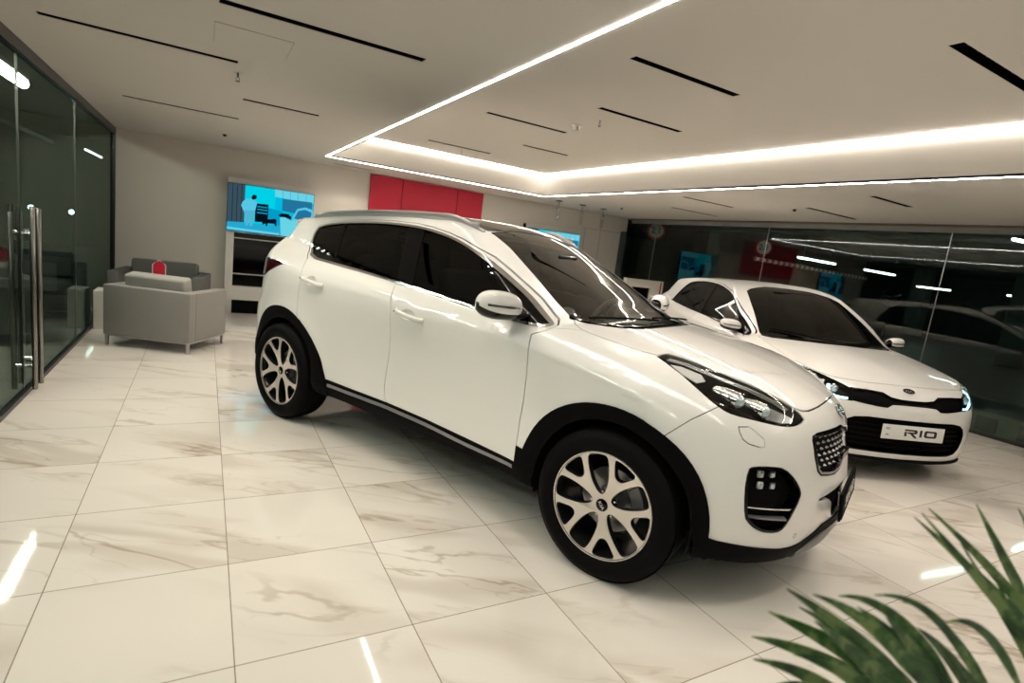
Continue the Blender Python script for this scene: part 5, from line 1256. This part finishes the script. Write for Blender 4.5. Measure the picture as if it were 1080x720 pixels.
def plant():
    t=empty('potted_palm',(-1.13,-1.93,0),'green palm with long blurred leaves at the lower right corner','plant')
    MB().lathe([(.0001,.02),(.12,.0),(.155,.02),(.19,.33),(.205,.35),(.205,.38),(.185,.38),(.175,.34),(.0001,.33)],40,'Z').build('pot',mat('dark_pot',(.03,.03,.03),.4),t)
    MB().lathe([(.0001,.345),(.17,.342)],24,'Z').build('soil',noisy(mat('soil',(.04,.025,.015),.95),60,.5),t)
    lm=bpy.data.materials.new('palm_leaf');lm.use_nodes=True;nt=lm.node_tree;b=nt.nodes['Principled BSDF'];n=nt.nodes.new('ShaderNodeTexNoise');n.inputs['Scale'].default_value=19;n.inputs['Detail'].default_value=3;g=nt.nodes.new('ShaderNodeNewGeometry');r=nt.nodes.new('ShaderNodeValToRGB')
    r.color_ramp.elements[0].position=.35;r.color_ramp.elements[0].color=(.018,.065,.018,1);r.color_ramp.elements[1].position=.60;r.color_ramp.elements[1].color=(.22,.31,.11,1);e=r.color_ramp.elements.new(.5);e.color=(.055,.15,.04,1)
    nt.links.new(g.outputs['Position'],n.inputs['Vector']);nt.links.new(n.outputs['Fac'],r.inputs[0]);nt.links.new(r.outputs[0],b.inputs['Base Color']);b.inputs['Roughness'].default_value=.35
    stem=mat('palm_stem',(.10,.16,.05),.5)
    O=Vector((-1.13,-1.93,0))
    for Ls,nm in ((LA,'a'),(LB,'b')):
        cen=sum((Vector(l[0]) for l in Ls),Vector())/len(Ls);hub=cen+Vector((.03,-.03,-.16))
        f=MB()
        for a,m,c,w in Ls:
            a,m,c=Vector(a),Vector(m),Vector(c);w=max(w,.012)
            G=[];side0=None
            for k in range(15):
                s=k/14;p=a*(1-s)**2+(m*2-a*.5-c*.5)*2*s*(1-s)+c*s*s
                tn=((m*2-a*.5-c*.5)-a)*(1-s)*2+(c-(m*2-a*.5-c*.5))*2*s;tn.normalize()
                sd=tn.cross(Vector((-.5,-.8,.35))).normalized();ww=w*.5*(min(1,.35+s*3)*(1-s**2.2)+.03)
                up=sd.cross(tn).normalized()*ww*.45
                G.append([p-sd*ww,p-sd*ww*.5+up*.6*-1,p-up,p+sd*ww*.5-up*.6,p+sd*ww])
            f.grid(G)
            f.tube([hub,hub.lerp(a,.5)+Vector((0,0,.02)),a],[.004,.004,.003],6)
        fr=f.build('frond',lm,t,80)
        so=fr.modifiers.new('s','SOLIDIFY');so.thickness=.0012
        for v in fr.data.vertices: v.co-=O
        MB().tube([Vector((.02 if nm=='a' else -.03,.0,.33)),(hub-O)*.5+Vector((0,0,.30)),hub-O+Vector((0,0,-.02)),hub-O],[.012,.009,.007,.005],10).build('stem',stem,t)
    # further fronds leaning away, out of the frame
    rnd_=random.Random(5)
    for k,az in enumerate((-1.9,-2.7,-.9,-.2)):
        f=MB();pts=[]
        for s in np.linspace(0,1,9): pts.append(Vector((math.cos(az)*(.05+.42*s**1.4),math.sin(az)*(.05+.42*s**1.4),.34+.62*s-.28*s*s)))
        f.tube(pts,[.007*(1-.8*s) for s in np.linspace(0,1,9)],6)
        for i in range(2,9):
            for sg in(-1,1):
                p=pts[i];d=(Vector((math.cos(az),math.sin(az),.1))*.6+Vector((-math.sin(az),math.cos(az),0))*sg*.8).normalized();L=.20
                G=[]
                for q in np.linspace(0,1,7):
                    c=p+d*L*q-Vector((0,0,.10*q*q));sd=d.cross(Vector((0,0,1))).normalized()*.010*(1-q**2);G.append([c-sd,c-Vector((0,0,.002)),c+sd])
                f.grid(G)
        f.build('frond',lm,t,80)
# ------------------------------------------------------------------ assemble
SLOT_W=17.0
car1=build_suv();car1.rotation_euler=(0,0,-math.radians(66.09104))
car2=build_hatch();car2.location=(2.625,.594,0);car2.rotation_euler=(0,0,-1.971)
room();furnish();garage();plant()
w=bpy.data.worlds.new('world');bpy.context.scene.world=w;w.use_nodes=True
w.node_tree.nodes['Background'].inputs[0].default_value=(.01,.011,.012,1);w.node_tree.nodes['Background'].inputs[1].default_value=1
cam=bpy.data.cameras.new('camera');co=bpy.data.objects.new('camera',cam);C.objects.link(co)
cam.sensor_width=36;cam.lens=580.337/1080*36;cam.clip_start=.05;cam.clip_end=100
cam.dof.use_dof=True;cam.dof.focus_distance=3.5;cam.dof.aperture_fstop=2.4
R_=Vector((0.8708164,-0.4759747,0.1229911));F_=Vector((0.4908586,0.8556493,-0.1640796)).normalized();U_=R_.cross(F_).normalized();R_=F_.cross(U_)
mm=Matrix((R_,U_,-F_)).transposed().to_4x4();mm.translation=Vector((-2.4266747,-2.1519430,1.4296325));co.matrix_world=mm
sc=bpy.context.scene;sc.camera=co
sc.view_settings.view_transform='Standard';sc.view_settings.look='None';sc.view_settings.gamma=1;sc.view_settings.use_curve_mapping=False;sc.view_settings.exposure=.22
sc.cycles.max_bounces=10;sc.cycles.diffuse_bounces=4;sc.cycles.glossy_bounces=5;sc.cycles.transparent_max_bounces=16;sc.cycles.transmission_bounces=8;sc.cycles.sample_clamp_indirect=6;sc.cycles.caustics_reflective=False;sc.cycles.caustics_refractive=False;sc.cycles.use_denoising=True
